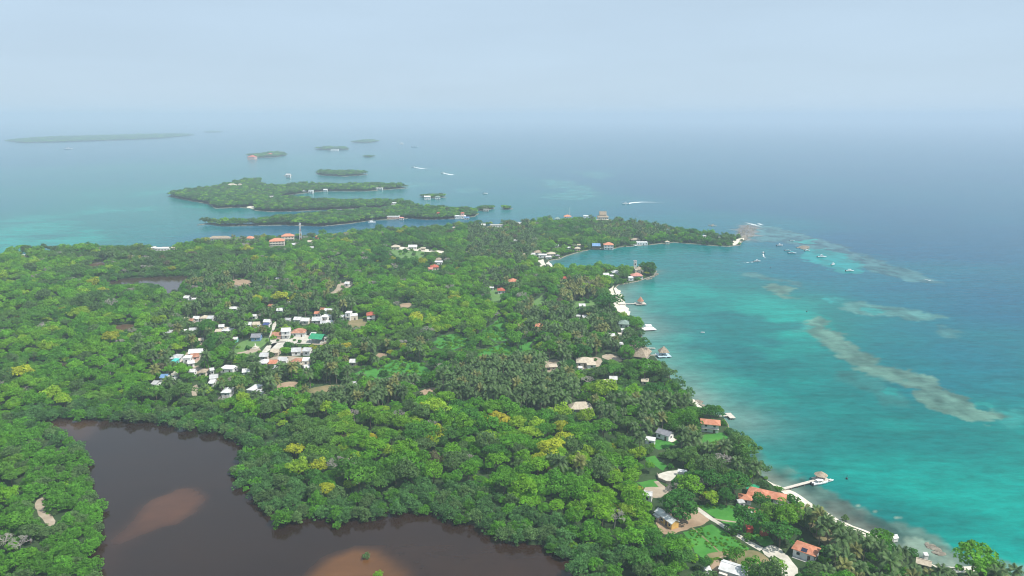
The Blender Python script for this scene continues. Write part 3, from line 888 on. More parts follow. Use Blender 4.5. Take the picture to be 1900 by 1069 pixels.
def roof_mesh(kind, w, d, h, rise, ov, th=.16):
    m = MB()
    X, Y = w / 2 + ov, d / 2 + ov
    z = h
    if kind == 'flat':
        m.box(-X, X, -Y, Y, z, z + .25)
        m.box(-X, X, -Y, -Y + .2, z + .25, z + .5); m.box(-X, X, Y - .2, Y, z + .25, z + .5)
        m.box(-X, -X + .2, -Y + .2, Y - .2, z + .25, z + .5); m.box(X - .2, X, -Y + .2, Y - .2, z + .25, z + .5)
        return m
    if kind == 'shed':
        m.slab([(-X, -Y, z + th), (X, -Y, z + th), (X, Y, z + rise + th), (-X, Y, z + rise + th)], th)
        return m
    zb = z - .05
    if kind == 'gable':
        m.slab([(-X, -Y, zb + th), (X, -Y, zb + th), (X, 0, zb + rise + th), (-X, 0, zb + rise + th)], th)
        m.slab([(X, Y, zb + th), (-X, Y, zb + th), (-X, 0.002, zb + rise + th), (X, 0.002, zb + rise + th)], th)
        m.box(-X - .02, X + .02, -.18, .18, zb + rise + th - .02, zb + rise + th + .08)
        return m
    if kind == 'cone':
        n = 12
        ring = [(X * math.cos(2*math.pi*k/n), Y * math.sin(2*math.pi*k/n)) for k in range(n)]
        mid = [(X * .55 * math.cos(2*math.pi*k/n), Y * .55 * math.sin(2*math.pi*k/n)) for k in range(n)]
        for k in range(n):
            k2 = (k + 1) % n
            m.face((*ring[k], zb), (*ring[k2], zb), (*mid[k2], zb + rise * .42), (*mid[k], zb + rise * .42))
            m.face((*mid[k], zb + rise * .42), (*mid[k2], zb + rise * .42), (0, 0, zb + rise))
        m.face(*[(*p, zb) for p in reversed(ring)])
        return m
    rl = max(X - Y, 0.0) if kind == 'hip' else 0.0
    if kind == 'hip' and X < Y:
        a, b = (0, -(Y - X)), (0, (Y - X))
    else:
        a, b = (-rl, 0), (rl, 0)
    c = [(-X, -Y), (X, -Y), (X, Y), (-X, Y)]
    lo = [(*p, zb) for p in c]; hi = [(*p, zb + th) for p in c]
    A, B = (*a, zb + rise), (*b, zb + rise)
    if kind == 'pyr':
        A = B = (0, 0, zb + rise)
    for k in range(4): m.face(lo[k], lo[(k+1) % 4], hi[(k+1) % 4], hi[k])
    m.face(*reversed(lo))
    if kind == 'pyr':
        for k in range(4): m.face(hi[k], hi[(k+1) % 4], A)
    elif X >= Y:
        m.face(hi[0], hi[1], B, A); m.face(hi[1], hi[2], B); m.face(hi[2], hi[3], A, B); m.face(hi[3], hi[0], A)
    else:
        m.face(hi[0], hi[1], A); m.face(hi[1], hi[2], B, A); m.face(hi[2], hi[3], B); m.face(hi[3], hi[0], A, B)
    return m


def wall_mesh(w, d, h, gable=0.0):
    m = MB()
    x, y = w / 2, d / 2
    m.box(-x, x, -y, y, -.3, h)
    if gable:
        for s in (-1, 1):
            a = s * (x - .02); b = s * (x - .2)
            m.face((a, -y, h), (a, y, h), (a, 0, h + gable - .08))
            m.face((b, y, h), (b, -y, h), (b, 0, h + gable - .08))
    return m


WIN = {}


def window_mesh(ww, wh):
    k = (round(ww, 1), round(wh, 1))
    if k not in WIN:
        f = MB(); t = .09
        f.box(-ww/2 - t, ww/2 + t, -.09, 0, -wh/2 - t, -wh/2); f.box(-ww/2 - t, ww/2 + t, -.09, 0, wh/2, wh/2 + t)
        f.box(-ww/2 - t, -ww/2, -.09, 0, -wh/2, wh/2); f.box(ww/2, ww/2 + t, -.09, 0, -wh/2, wh/2)
        p = MB().box(-ww/2, ww/2, -.05, 0, -wh/2, wh/2)
        WIN[k] = (f.mesh('window', M['white']), p.mesh('pane', M['glass']))
    return WIN[k]


DOORM = MB().box(-.5, .5, -.06, 0, 0, 2.1).mesh('door', M['darkwood'])


def house(px, py, wpx, d, h, rot, roof, rc, wc, label, cat='house', name='house', rise=None, ov=.5, storeys=1, open_=False, cols=None, group=None, wm=None, windows=True, z0=None):
    p = at(px, py, LAND + h + .4)
    s = FPX / depth_of(p)
    w = wm if wm else wpx / s
    gz = LAND if z0 is None else z0
    root = empty(name, (p.x, p.y, gz), math.radians(rot))
    tag(root, label, cat, group)
    if rise is None: rise = {'flat': .4, 'shed': .6}.get(roof, .27 * min(w, d) + .3)
    roof_mesh(roof, w, d, h, rise, ov if roof != 'flat' else .12).build('roof', M[rc], root)
    if open_:
        nx = max(2, round(w / 3.5) + 1); ny = max(2, round(d / 3.5) + 1)
        pm = MB().tube([(0, 0, -.3), (0, 0, h)], [.14, .12], 6).mesh('post', M['wood'])
        for i in range(nx):
            for j in range(ny):
                if 0 < i < nx - 1 and 0 < j < ny - 1: continue
                child('post', pm, root, (-w/2 + .2 + (w - .4) * i / (nx - 1), -d/2 + .2 + (d - .4) * j / (ny - 1), 0))
        MB().box(-w/2, w/2, -d/2, d/2, -.2, .12).build('floor', M['concrete'], root)
    else:
        wall_mesh(w, d, h, rise if roof == 'gable' else 0).build('wall', M[wc], root)
        if windows:
            sh = h / storeys
            wh = min(1.3, sh * .42); ww = 1.2
            fm, pm = window_mesh(ww, wh)
            big = s > 2.2
            for k in range(storeys):
                zc = k * sh + sh * .56
                nw = max(1, int(w / 3.2))
                xs = [(-w/2 + w * (i + .5) / nw) for i in range(nw)]
                dk = nw // 2 if k == 0 and nw > 1 else -1
                for i, x in enumerate(xs):
                    if i == dk:
                        child('door', DOORM, root, (x, -d/2, 0)); continue
                    o = child('window', fm, root, (x, -d/2, zc)); child('pane', pm, o)
                ns = max(1, int(d / 3.6))
                for i in range(ns):
                    y = -d/2 + d * (i + .5) / ns
                    for sg in (1, -1):
                        if sg * p.x < 0 or big or k == 0 and sg * math.cos(math.radians(rot)) > 0:
                            o = child('window', fm, root, (sg * w/2, y, zc), (0, 0, sg * math.pi / 2)); child('pane', pm, o)
                if k and storeys > 1:
                    MB().box(-w/2 - .1, w/2 + .1, -d/2 - .9, -d/2, k*sh - .15, k*sh).build('balcony', M['concrete'], root)
    c, sn = abs(math.cos(math.radians(rot))), abs(math.sin(math.radians(rot)))
    BLD.append((p.x, p.y, (w * c + d * sn) / 2, (w * sn + d * c) / 2, (h + rise * .5) * (2.4 if group == 'houses of the village' and not open_ and storeys == 1 and py < 715 else 1.0)))
    return root


# ---- near houses, each by itself
r = house(1237, 957, 0, 3.6, 2.6, -62, 'gable', 'white_roof', 'yellow', 'long shed with white metal roof and ochre gable end on a dirt yard', 'shed', 'shed', wm=10.5, ov=.3, windows=False, rise=1.1)
child('door', DOORM, r, (2.0, -1.8, 0)); fm, pm = window_mesh(1.2, 1.0)
for x in (-3.2, -.6, 4.0):
    o = child('window', fm, r, (x, -1.8, 1.5)); child('pane', pm, o)
house(1221, 955, 0, 2.5, 2.0, -60, 'shed', 'zinc', 'pink', 'small pinkish lean-to behind the long shed', 'shed', 'lean_to', wm=3, ov=.2)

r = house(1496, 1016, 0, 5.8, 3.0, -38, 'hip', 'tile', 'white', 'orange hip-roofed white house with a solar panel among the palms', wm=7.6, ov=.6, rise=1.5)
sp = MB().slab([(-1.0, -3.2, 3.34), (1.0, -3.2, 3.34), (1.0, -1.6, 3.95), (-1.0, -1.6, 3.95)], .08).build('solar_panel', M['solar'], r)
MB().box(-3.6, 3.6, -4.4, -3.0, -.2, .15).build('terrace', M['concrete'], r)
r = house(1409, 913, 0, 6.6, 2.9, -28, 'hip', 'tile', 'white', 'wide orange hip roof beside the beach jetty, larger of the joined pair', wm=8.2, ov=.6, rise=1.8)
r = house(1441, 919, 0, 5.6, 2.9, -24, 'hip', 'tile', 'white', 'orange-roofed white beach house nearest the jetty, smaller of the joined pair', wm=6.8, ov=.6, rise=1.5)
house(1397, 904, 0, 3.5, 2.4, -25, 'shed', 'green_roof', 'white', 'green sheet roof peeping out behind the wide orange roof', 'shed', 'green_roof_shed', wm=4.5, ov=.3)
house(1383, 921, 0, 4.0, 2.4, -15, 'hip', 'tile', 'white', 'little orange pavilion roof between trees, beside the wide orange house', 'pavilion', 'pavilion', wm=4.5, ov=.6)
house(1375, 930, 0, 1.8, 1.9, 10, 'shed', 'zinc', 'white', 'white sheet lean-to just below the little orange pavilion', 'shed', 'lean_to', wm=2.6, ov=.2)
r = house(1402, 948, 0, 4.2, 2.7, -35, 'gable', 'tile', 'white', 'small white and orange roofed cottage half hidden by dark trees', 'cottage', 'cottage', wm=6.0, ov=.4, rise=1.1)
MB().slab([(-2.6, -2.2, 2.97), (-.2, -2.2, 2.97), (-.2, -.5, 3.77), (-2.6, -.5, 3.77)], .06).build('roof_sheet', M['white_roof'], r)
house(1391, 978, 0, 1.8, 1.8, 0, 'shed', 'chair_red', 'red_tile', 'tiny red hut at the edge of the green field', 'hut', 'field_hut', wm=2.4, ov=.15, windows=False)
house(1418, 983, 0, 2.0, 1.8, 10, 'shed', 'rust', 'red_tile', 'dull red hut in tree shade right of the tiny red hut', 'hut', 'field_hut', wm=2.6, ov=.15, windows=False)
r = house(1362, 1053, 0, 6.0, 3.0, -32, 'gable', 'white_roof', 'white', 'white metal-roofed house at the bottom edge beside dry ground', wm=8.5, ov=.4, rise=1.3)
MB().box(-4.1, -1.2, -4.6, -3.0, 0, 2.3).build('porch', M['cream'], r)
house(1313, 1055, 0, 1.8, 1.4, 10, 'shed', 'white_roof', 'white', 'tiny white pump hut on dry ground left of the metal-roofed house', 'hut', 'pump_hut', wm=2.2, ov=.1, windows=False)
r = house(1234, 802, 0, 5.0, 2.8, -42, 'gable', 'grey_roof', 'white', 'white cottage with a dark grey gable roof on the slope', 'cottage', 'cottage', wm=7.0, ov=.5, rise=1.5)
MB().box(3.5, 5.6, -2.4, 2.4, -.2, .3).build('terrace', M['cream'], r)
house(1207, 814, 0, 3.0, 2.3, -20, 'shed', 'white_roof', 'white', 'low white hut just left of the grey-roofed cottage', 'hut', 'hut', wm=4.5, ov=.2)
r = house(1318, 782, 0, 5.5, 4.6, -14, 'hip', 'tile', 'white', 'tall white house with broad orange roof on the point', wm=8.5, ov=.9, rise=1.6, storeys=2)
house(1202, 915, 0, 3.2, 2.8, -20, 'gable', 'white_roof', 'white', 'small white gabled hut under palms left of the domed mango', 'hut', 'hut', wm=3.6, ov=.2)
house(1266, 874, 0, 1.6, 1.8, -20, 'shed', 'white_roof', 'white', 'white shelter at the corner of the walled gravel court', 'hut', 'shelter', wm=4.0, ov=.1, windows=False)
house(1660, 995, 0, 1.8, 1.3, 15, 'gable', 'canvas', 'canvas', 'white beach tent beside the shore trees', 'tent', 'beach_tent', wm=1.9, ov=.2, windows=False)
house(1718, 1028, 0, 1.2, 1.2, 0, 'shed', 'white_roof', 'white', 'tiny white beach kiosk at the palm edge', 'kiosk', 'beach_kiosk', wm=1.4, ov=.1, windows=False)
house(1714, 1042, 0, 3.0, 2.3, -30, 'gable', 'pale_thatch', 'cream', 'pale thatched hut half buried in beach palms', 'hut', 'beach_hut', wm=4.0, ov=.5)

house(1077, 754, 0, 6.0, 3.0, 4, 'hip', 'pale_thatch', 'wood', 'bleached thatched long hut above the yellow trees', 'hut', 'thatched_hut', wm=11.5, ov=.6, rise=3.2)
house(1138, 701, 12, 4, 2.6, -5, 'gable', 'white_roof', 'white', 'white-roofed hut in the woods between thatched roofs and point', 'hut', 'hut')
house(1126, 706, 9, 4, 2.2, 5, 'flat', 'cream', 'cream', 'low cream block beside the white-roofed hut in the woods', 'hut', 'block')
house(1197, 705, 11, 4, 2.3, -15, 'gable', 'pale_thatch', 'cream', 'small pale hut above the bay trees before the point', 'hut', 'hut')
house(1085, 668, 30, 9, 3.0, -4, 'hip', 'pale_thatch', 'cream', 'long bleached thatched hall on the resort yard', 'hall', 'thatched_hall', rise=2.6)
house(1097, 674, 15, 5, 2.6, 3, 'shed', 'pale_thatch', 'white', 'white-walled annex before the long thatched hall', 'annex', 'annex')
house(1077, 681, 7, 3, 2.0, 0, 'flat', 'white', 'white', 'small white kitchen block before the long thatched hall', 'hut', 'kitchen_block')
house(1179, 654, 0, 14, 3.0, -24, 'hip', 'thatch', 'wood', 'huge grey thatched palapa roof on the bay shore', 'palapa', 'palapa', wm=17, ov=1.0, rise=9.0, open_=True)
house(1026, 678, 13, 4, 2.2, 8, 'shed', 'pale_thatch', 'beige', 'dusty beige hut on bare earth by the palm plantation', 'hut', 'hut')
house(1206, 678, 8, 3, 2.0, 0, 'shed', 'white_roof', 'white', 'white kiosk under the large shore tree near the palapa', 'kiosk', 'kiosk', windows=False)

# ---- inland and bay houses:  x, y, width px, depth m, height m, rotation, roof, roof colour, wall colour, label, storeys
T = [
 (951.5,520,15,9,3.0,8,'pyr','tile','cream','orange pyramid-roofed house among inland palms',1),
 (930,537,13,8,3.2,2,'hip','red_tile','white','white bungalow with red hip roof at the end of a lawn',1),
 (912,533,7,3,2.2,0,'shed','white_roof','white','tiny white roof left of the red hip-roofed bungalow',1),
 (1000,603,12,7,3.6,-6,'hip','tile','white','small orange-roofed white house deep in the eastern palms',1),
 (956,446,7,4,2.6,0,'gable','white_roof','white','lone white hut in the forest below the headland',1),
 (1047,515,7,5,3.0,10,'gable','red_tile','cream','reddish gable roof peeping from trees behind the bay',1),
 (1080,566,10,5,2.6,0,'gable','white_roof','white','white-roofed hut on the lawn by yellowed palms',1),
 (1086,587,9,5,2.5,4,'shed','zinc','cream','pale shed under eastern palms south of the lawn hut',1),
 (1073,585,6,4,2.4,-4,'shed','white_roof','white','small white shed left of the pale palm shed',1),
 (1158,598,18,9,3.0,-12,'hip','greygreen','white','grey green hip-roofed lodge by the white pontoon',1),
 (1156,611,7,4,3.0,0,'flat','white','white','white cube annex below the grey green lodge',1),
 (1135,621,9,5,2.8,5,'gable','white_roof','white','white hut inland of the grey green lodge',1),
 (1150,619,6,4,2.2,0,'flat','cream','cream','cream utility block between lodge and white hut',1),
 (1153,637,5,3,2.2,0,'shed','white_roof','white','tiny white roof above the plain jetty',1),
 (998,467,13,10,3.2,0,'hip','thatch','white','grey thatched hall at the head of the bay',1),
 (1007,472,15,7,3.4,-5,'flat','white','white','white flat-roofed house at the head of the bay',1),
 (1023,470,16,7,2.8,4,'hip','pale_thatch','cream','tan thatched row house right of the white bay house',1),
 (989,471,7,5,2.6,0,'gable','white_roof','white','white gabled hut left of the grey thatched bay hall',1),
 (973,471,6,5,2.6,0,'pyr','thatch','cream','lone thatched hut in trees west of the bay',1),
 (1033,455,7,5,2.8,0,'gable','zinc','white','zinc-roofed hut above the bay shore',1),
 (1071,460,10,6,2.8,0,'hip','pale_thatch','pink','pinkish shore cottage between bay village and boathouses',1),
 (1074,454,5,5,2.8,0,'gable','pale_thatch','cream','small tan hut just above the pinkish shore cottage',1),
 (1056,459,5,4,2.5,0,'shed','white_roof','white','small white hut left of the pinkish shore cottage',1),
 (1018,476,9,5,2.4,0,'shed','white_roof','white','low white boat store on the sand of the bay head',1),
 (1129,453,17,10,5.6,-2,'hip','tile','white','two-storey white waterside house with flat orange roof',2),
 (1106,455,14,9,4.0,-2,'gable','blue_roof','darkwood','blue and brown gabled boathouse left of the orange waterside house',1),
 (1191,449,20,7,3.2,0,'flat','white','white','long white waterside terrace house on the headland',1),
 (1179,444,16,7,3.0,0,'hip','thatch','cream','brown thatched roof behind the long white terrace house',1),
 (1238,448,7,5,2.6,0,'hip','pale_thatch','cream','small thatched cabin low on the headland shore',1),
 (1307,437,6,4,2.6,0,'flat','white','white','white cabin in the headland trees',1),
 (1336,440,5,4,2.6,0,'flat','white','white','white cabin nearest the headland tip',1),
 (1124,509,10,6,2.6,0,'gable','white_roof','white','white gabled cottage at the root of the bay peninsula',1),
 (1142,504,14,7,3.0,5,'hip','zinc','white','grey zinc hip-roofed house on the bay peninsula',1),
 (1135,511,7,5,2.4,0,'flat','white','white','white flat-roofed annex between the two peninsula cottages',1),
 (1181,510,20,9,3.0,3,'hip','pink_tile','white','pink hip-roofed white villa near the peninsula tip',1),
 (1170,514,9,6,3.0,0,'flat','white','white','white block attached left of the pink-roofed villa',1),
 (1185,498,15,10,3.6,0,'cone','thatch','cream','grey thatched cone roof behind the pink-roofed villa',1),
 (1053,401,13,9,4.0,0,'hip','tile','white','orange-roofed house on the crest beside the antenna mast',1),
 (1087,400,9,7,3.2,0,'flat','white','white','white flat-roofed villa right of the antenna mast',1),
 (1034,405,9,8,3.0,0,'hip','greygreen','white','pale green hip roof left of the antenna mast',1),
 (922,417,24,9,5.0,0,'flat','concrete','white','row of white grey concrete houses on the north shore',2),
 (897,417,7,6,3.0,0,'gable','white_roof','white','white hut left of the concrete shore row',1),
 (843,422,7,6,3.0,0,'hip','pale_thatch','cream','tan hut by the end of the dark channel',1),
 (963,414,10,6,2.8,0,'gable','zinc','white','zinc-roofed hut right of the concrete shore row',1),
 (734,457,15,8,3.4,0,'hip','pale_thatch','cream','beige thatched house at the end of the sandy strip',1),
 (766,457,15,7,3.0,0,'gable','white_roof','white','white-roofed house in the middle of the sandy strip',1),
 (785,460,8,4,2.4,0,'shed','pale_thatch','beige','low tan shelter right along the sandy strip',1),
 (814,480,9,9,3.2,0,'pyr','thatch','white','pointed grey thatched roof above a white house in mid forest',1),
 (814,485,14,7,2.8,0,'flat','white','white','white house just below the pointed grey thatched roof',1),
 (806,494,14,9,3.2,10,'hip','red_tile','cream','red-tiled house in mid forest below the pointed thatch',1),
 (799,498,8,6,2.6,0,'gable','pink_tile','white','pale pink annex left of the red-tiled forest house',1),
 (408,441,38,9,3.4,3,'hip','thatch','cream','long grey thatched lodge on the north shore',1),
 (464,441,15,9,3.6,-12,'hip','tile','white','orange-roofed house on the north shore above the channel',1),
 (514,446,26,12,8.0,14,'hip','tile','cream','large cream hotel block with orange roof left of the lattice tower',3),
 (534,437,22,10,7.0,14,'hip','tile','cream','orange-roofed rear wing of the cream hotel',2),
 (545,453,7,5,2.8,0,'gable','white_roof','white','white roof between hotel and lattice tower base',1),
 (578,459,7,5,2.8,15,'gable','zinc','white','zinc hut right of the lattice tower',1),
 (576,448,9,6,3.2,0,'gable','pale_thatch','cream','tan house in trees right of the lattice tower',1),
 (588,438,5,4,5.0,0,'pyr','tile','red_tile','slim red water tower house on the north shore',1),
 (303,460,28,7,2.8,0,'flat','white','white','long low white lodge on the north shore',1),
 (321,459,9,6,3.0,0,'pyr','pale_thatch','cream','tan thatched cabin right of the long low lodge',1),
 (286,459,7,5,2.8,0,'gable','white_roof','white','white cabin left of the long low lodge',1),
 (45,473,5,4,3.0,0,'gable','white_roof','white','lone white cabin on the far left shore',1),
 (730,401,23,9,3.6,0,'flat','white','pink','white and pink villa on the strip island',1),
 (745,404,8,5,2.6,0,'hip','pink_tile','white','pink-roofed annex right of the strip island villa',1),
 (854,400,20,9,4.0,0,'flat','white','white','white villa with pink turret at the strip island end',1),
 (858,395,6,6,8.0,0,'pyr','red_tile','pink','pink turret over the white villa at the strip island end',2),
 (866,403,9,5,2.6,0,'shed','blue_roof','white','blue roofed boathouse at the strip island end',1),
 (814,395,8,6,3.0,0,'hip','red_tile','cream','reddish roof in the strip island trees',1),
 (712,393,5,5,3.0,0,'gable','greygreen','white','pale green roof above the strip island villa',1),
 (732,376,10,9,5.0,0,'flat','white','white','white lookout house at the end of the wooded island arm',2),
 (430,343,16,12,5.0,0,'hip','pale_thatch','cream','thatched hall on the back arm of the wooded island',1),
 (445,342,6,8,7.0,0,'pyr','pale_thatch','cream','pointed thatched tower beside the hall on the wooded island',1),
 (503,364,8,8,5.0,0,'flat','white','cream','cream cube house in the middle of the wooded island',2),
 (520,364,6,6,3.0,0,'shed','zinc','white','zinc shed at the inlet of the wooded island',1),
 (565,353,6,7,4.0,0,'flat','white','white','white boathouse on the inlet of the wooded island',1),
 (577,353,8,8,6.0,0,'flat','white','white','white two-storey house on the inlet of the wooded island',2),
 (604,352,7,6,3.0,0,'gable','white_roof','white','white cabin east along the wooded island inlet',1),
 (704,348,12,9,5.0,0,'flat','concrete','white','grey white house at the east end of the inlet shore',2),
 (468,291,13,30,9.0,0,'hip','red_tile','pink','broad red roof on the small orange-roofed islet',1),
 (501,286,8,20,8.0,0,'hip','red_tile','pink','smaller red roof in the trees of the orange-roofed islet',1),
 (535,324,8,9,7.0,0,'gable','zinc','white','white house standing alone on a rock in the sea',2),
 (621,277,14,16,7.0,0,'flat','white','white','white house row on a far flat islet',1),
 (793,365,11,7,5.0,0,'gable','white_roof','white','white stilt house on the small islet amid the strait',1),
 (812,365,9,7,4.0,0,'hip','greygreen','white','grey green stilt house on the small islet amid the strait',1),
 (745,265,6,14,8.0,0,'flat','white','white','tiny white house far out near the horizon',1),
 (902,388,10,6,3.0,0,'flat','concrete','concrete','grey ruin on the mangrove islet',1),
]
for x, y, w, d, h, rot, rf, rc, wc, lb, st in T:
    cat = 'hut' if 'hut' in lb else 'shed' if 'shed' in lb else 'cottage' if 'cottage' in lb else 'villa' if 'villa' in lb else 'hotel' if 'hotel' in lb else 'house'
    house(x, y, w, d, h, rot, rf, rc, wc, lb, cat, cat if cat != 'house' else 'house', storeys=st, ov=.5)

# ---- village round the square
V_ = [
 (531,612,16,7,6.0,3,'gable','white_roof','white','two-storey white building with open gallery facing the village road',2),
 (555,614,26,9,3.4,2,'hip','rust','white','long rust-streaked hip roof facing the village road',1),
 (514,620,17,6,2.8,0,'gable','rust','pink','low brown-roofed row left of the two-storey gallery building',1),
 (590,625,27,9,3.6,-6,'gable','green_roof','concrete','bright green metal roof of the open village hall',1),
 (605,625,6,4,3.0,0,'flat','white','white','white cube attached right of the green-roofed hall',1),
 (582,619,11,4,2.6,0,'shed','white_roof','white','white shed just behind the green-roofed hall',1),
 (476,623,17,7,3.0,3,'gable','grey_roof','blue_wall','blue house with dark roof at the top of the grass square',1),
 (462,600,11,6,2.8,-6,'gable','white_roof','white','white roof left of the tan-roofed pair behind the square',1),
 (476,600,12,6,2.8,10,'gable','pale_thatch','white','tan roof right next to a white one behind the square',1),
 (496,595,11,6,3.2,4,'gable','white_roof','white','white house at the top of the side road',1),
 (494,601,10,4,2.6,0,'shed','navy','white','navy blue awning house at the bend of the side road',1),
 (533,592,11,4,2.6,0,'shed','zinc','white','low zinc roof right of the side road',1),
 (553,591,13,6,3.0,-4,'gable','white_roof','white','first white roof of the upper row above the village road',1),
 (568,593,14,7,3.2,0,'gable','white_roof','cream','second white roof of the upper row above the village road',1),
 (589,592,18,8,3.2,3,'gable','zinc','concrete','grey zinc roof in the upper row above the village road',1),
 (605,586,16,7,3.8,-5,'flat','white','white','white flat roof topping the upper row, right of the zinc roof',1),
 (612,597,12,7,3.0,0,'gable','white_roof','white','white roof at the right end of the upper row',1),
 (600,598,11,6,2.6,0,'shed','zinc','concrete','grey lean-to in front of the upper row right end',1),
 (589,580,9,6,3.0,8,'gable','tile','white','orange roof above the upper row',1),
 (599,573,8,6,3.0,0,'gable','rust','cream','rusty roof farther above the orange one of the upper row',1),
 (610,575,15,5,2.8,-4,'gable','white_roof','white','narrow white roof behind the upper row',1),
 (647,579,10,6,6.4,0,'flat','white','white','tall white tower part of the house east of the village',2),
 (652,584,24,7,3.6,2,'flat','white','cream','broad white house with terrace east of the village',1),
 (636,586,7,5,3.0,0,'gable','white_roof','white','white cabin left of the broad terrace house',1),
 (688,582,16,8,5.4,3,'hip','red_tile','white','red-roofed two-storey house farthest east of the village',2),
 (645,525,9,5,2.8,-5,'gable','white_roof','white','white hut at the top of a pale dirt lane',1),
 (516,516,5,4,2.6,0,'gable','white_roof','white','tiny white hut deep in woods above the village',1),
 (537,561,8,4,2.6,0,'shed','white_roof','white','narrow white roof in trees above the village centre',1),
 (520,574,11,6,2.8,6,'gable','white_roof','white','white gable alone in trees north of the side road',1),
 (503,566,7,5,2.6,0,'gable','rust','beige','brown shack left above the lone white gable',1),
 (472,585,8,4,2.6,0,'gable','white_roof','white','small white roof hidden in palms behind the square',1),
 (348,551,11,6,3.0,-8,'gable','white_roof','white','white roof nearest the grey pond',1),
 (360,554,8,5,3.2,0,'flat','white','cream','white cube right next to the pond house',1),
 (432,571,9,5,2.8,15,'gable','white_roof','white','left one of two white roofs under palms northwest of the square',1),
 (440,571,7,5,2.8,-20,'gable','white_roof','white','right one of two white roofs under palms northwest of the square',1),
 (365,589,10,6,3.0,-10,'gable','white_roof','white','white roof in the northwest cluster, second from its left',1),
 (379,588,13,7,3.0,0,'hip','pale_thatch','cream','cream hip roof in the middle of the northwest cluster',1),
 (392,588,10,8,3.4,12,'gable','zinc','white','grey blue roof at the right end of the northwest cluster',1),
 (356,593,8,5,2.6,0,'gable','rust','beige','tan shack at the left end of the northwest cluster',1),
 (346,590,6,4,2.4,0,'gable','pale_thatch','cream','pale shack farthest left above the northwest cluster',1),
 (411,604,9,6,3.2,14,'gable','white_roof','white','steep white roof in the west lanes',1),
 (422,611,15,7,2.8,-12,'hip','white_roof','white','broad white hip roof in the west lanes',1),
 (405,613,10,5,2.6,0,'shed','pale_thatch','white','pale lean-to beside the broad white hip roof',1),
 (358,611,12,6,2.8,5,'gable','zinc','cream','grey white roof left of the west lanes',1),
 (314,615,8,5,2.6,0,'shed','zinc','concrete','lone grey roof at the west forest edge',1),
 (343,613,4,4,2.4,0,'shed','white_roof','white','tiny white shed between lone grey roof and west lanes',1),
 (373,629,8,5,2.6,20,'gable','pale_thatch','beige','tan hut on a bare patch below the west lanes',1),
 (437,627,7,5,2.8,0,'gable','white_roof','turq','white and turquoise hut at the left end of the square',1),
 (364,652,25,7,3.2,12,'gable','white_roof','white','long white roof of the southwest compound',1),
 (362,659,14,6,2.6,12,'gable','rust','pink','pinkish patched roof in the southwest compound',1),
 (348,662,14,6,3.4,0,'flat','white','white','white flat-roofed block in the southwest compound',1),
 (328,661,18,8,2.8,-5,'hip','zinc','white','broad grey white roof at the left of the southwest compound',1),
 (325,668,9,4,2.6,0,'shed','teal_roof','turq','turquoise painted hut at the southwest compound',1),
 (354,671,11,6,2.8,18,'gable','white_roof','white','white gable at the foot of the southwest compound',1),
 (425,681,26,7,2.8,5,'flat','white','white','wide white flat roof in the southern lanes',1),
 (457,687,13,6,2.6,8,'gable','white_roof','white','white roof right of the wide flat one in the southern lanes',1),
 (378,687,13,7,2.8,0,'pyr','thatch','cream','brown thatched pyramid hut in the southern lanes',1),
 (393,684,6,5,3.6,25,'gable','white_roof','white','narrow white gable right of the thatched pyramid hut',1),
 (358,687,9,5,2.8,-10,'gable','white_roof','white','white gable left of the thatched pyramid hut',1),
 (324,692,8,5,3.2,0,'flat','cream','white','cream block at the southwest forest edge',1),
 (306,697,12,6,2.6,6,'gable','blue_roof','white','pale blue roof at the southwest forest edge',1),
 (322,702,5,4,2.6,0,'gable','white_roof','white','tiny white roof below the cream block at the forest edge',1),
 (397,698,14,7,2.8,8,'gable','zinc','white','blue grey zinc roof in the southern lanes',1),
 (393,708,9,5,2.4,0,'shed','white_roof','white','white lean-to before the blue grey zinc roof',1),
 (291,709,11,6,2.8,-10,'gable','zinc','white','silvery roof farthest southwest of the village',1),
 (491,658,15,7,2.8,4,'gable','zinc','concrete','grey roof at the lower corner of the square',1),
 (511,651,15,6,2.6,0,'gable','pale_thatch','beige','beige roof beside the grass wedge',1),
 (550,649,17,7,3.0,4,'gable','zinc','white','first grey white roof below the village road',1),
 (571,648,14,7,3.4,0,'gable','zinc','white','second grey white roof below the village road',1),
 (490,670,17,7,3.0,-3,'hip','white_roof','beige','white hip roof over beige walls below the square',1),
 (508,671,14,7,2.8,0,'gable','tile','cream','bright orange roof below the square',1),
 (525,666,16,6,2.8,4,'gable','zinc','white','grey roof right above the bright orange one',1),
 (551,668,17,6,2.8,-2,'hip','rust','cream','orange brown hip roof left of the tall white house',1),
 (568,666,13,7,6.0,2,'flat','white','cream','tall white two-storey house in the lower lanes',2),
 (569,679,9,5,2.6,8,'gable','white_roof','white','white hut at the foot of the tall lower-lane house',1),
 (513,681,10,5,2.4,0,'shed','zinc','white','zinc lean-to under the bright orange roof',1),
 (656,669,12,6,3.2,0,'gable','white_roof','beige','white roofed porch house beside the golden tree',1),
 (422,723,16,8,3.6,12,'hip','white_roof','white','white hip-roofed house nearest the lagoon woods, left one',1),
 (472,718,15,9,3.6,-8,'hip','white_roof','white','white hip-roofed house nearest the lagoon woods, right one',1),
 (482,727,15,6,2.6,5,'shed','zinc','concrete','grey shack with bluish sheet right beside the lagoon woods house',1),
 (655,711,12,6,2.6,14,'gable','zinc','concrete','lone grey gabled hut at the end of the green field',1),
]
for x, y, w, d, h, rot, rf, rc, wc, lb, st in V_:
    o = house(x, y, w * .92, d * .95, h * .95, rot + rnd.uniform(-14, 14), rf, rc, wc, lb, 'house', 'village_house', storeys=st, ov=.45, group='houses of the village', open_=('open village hall' in lb))

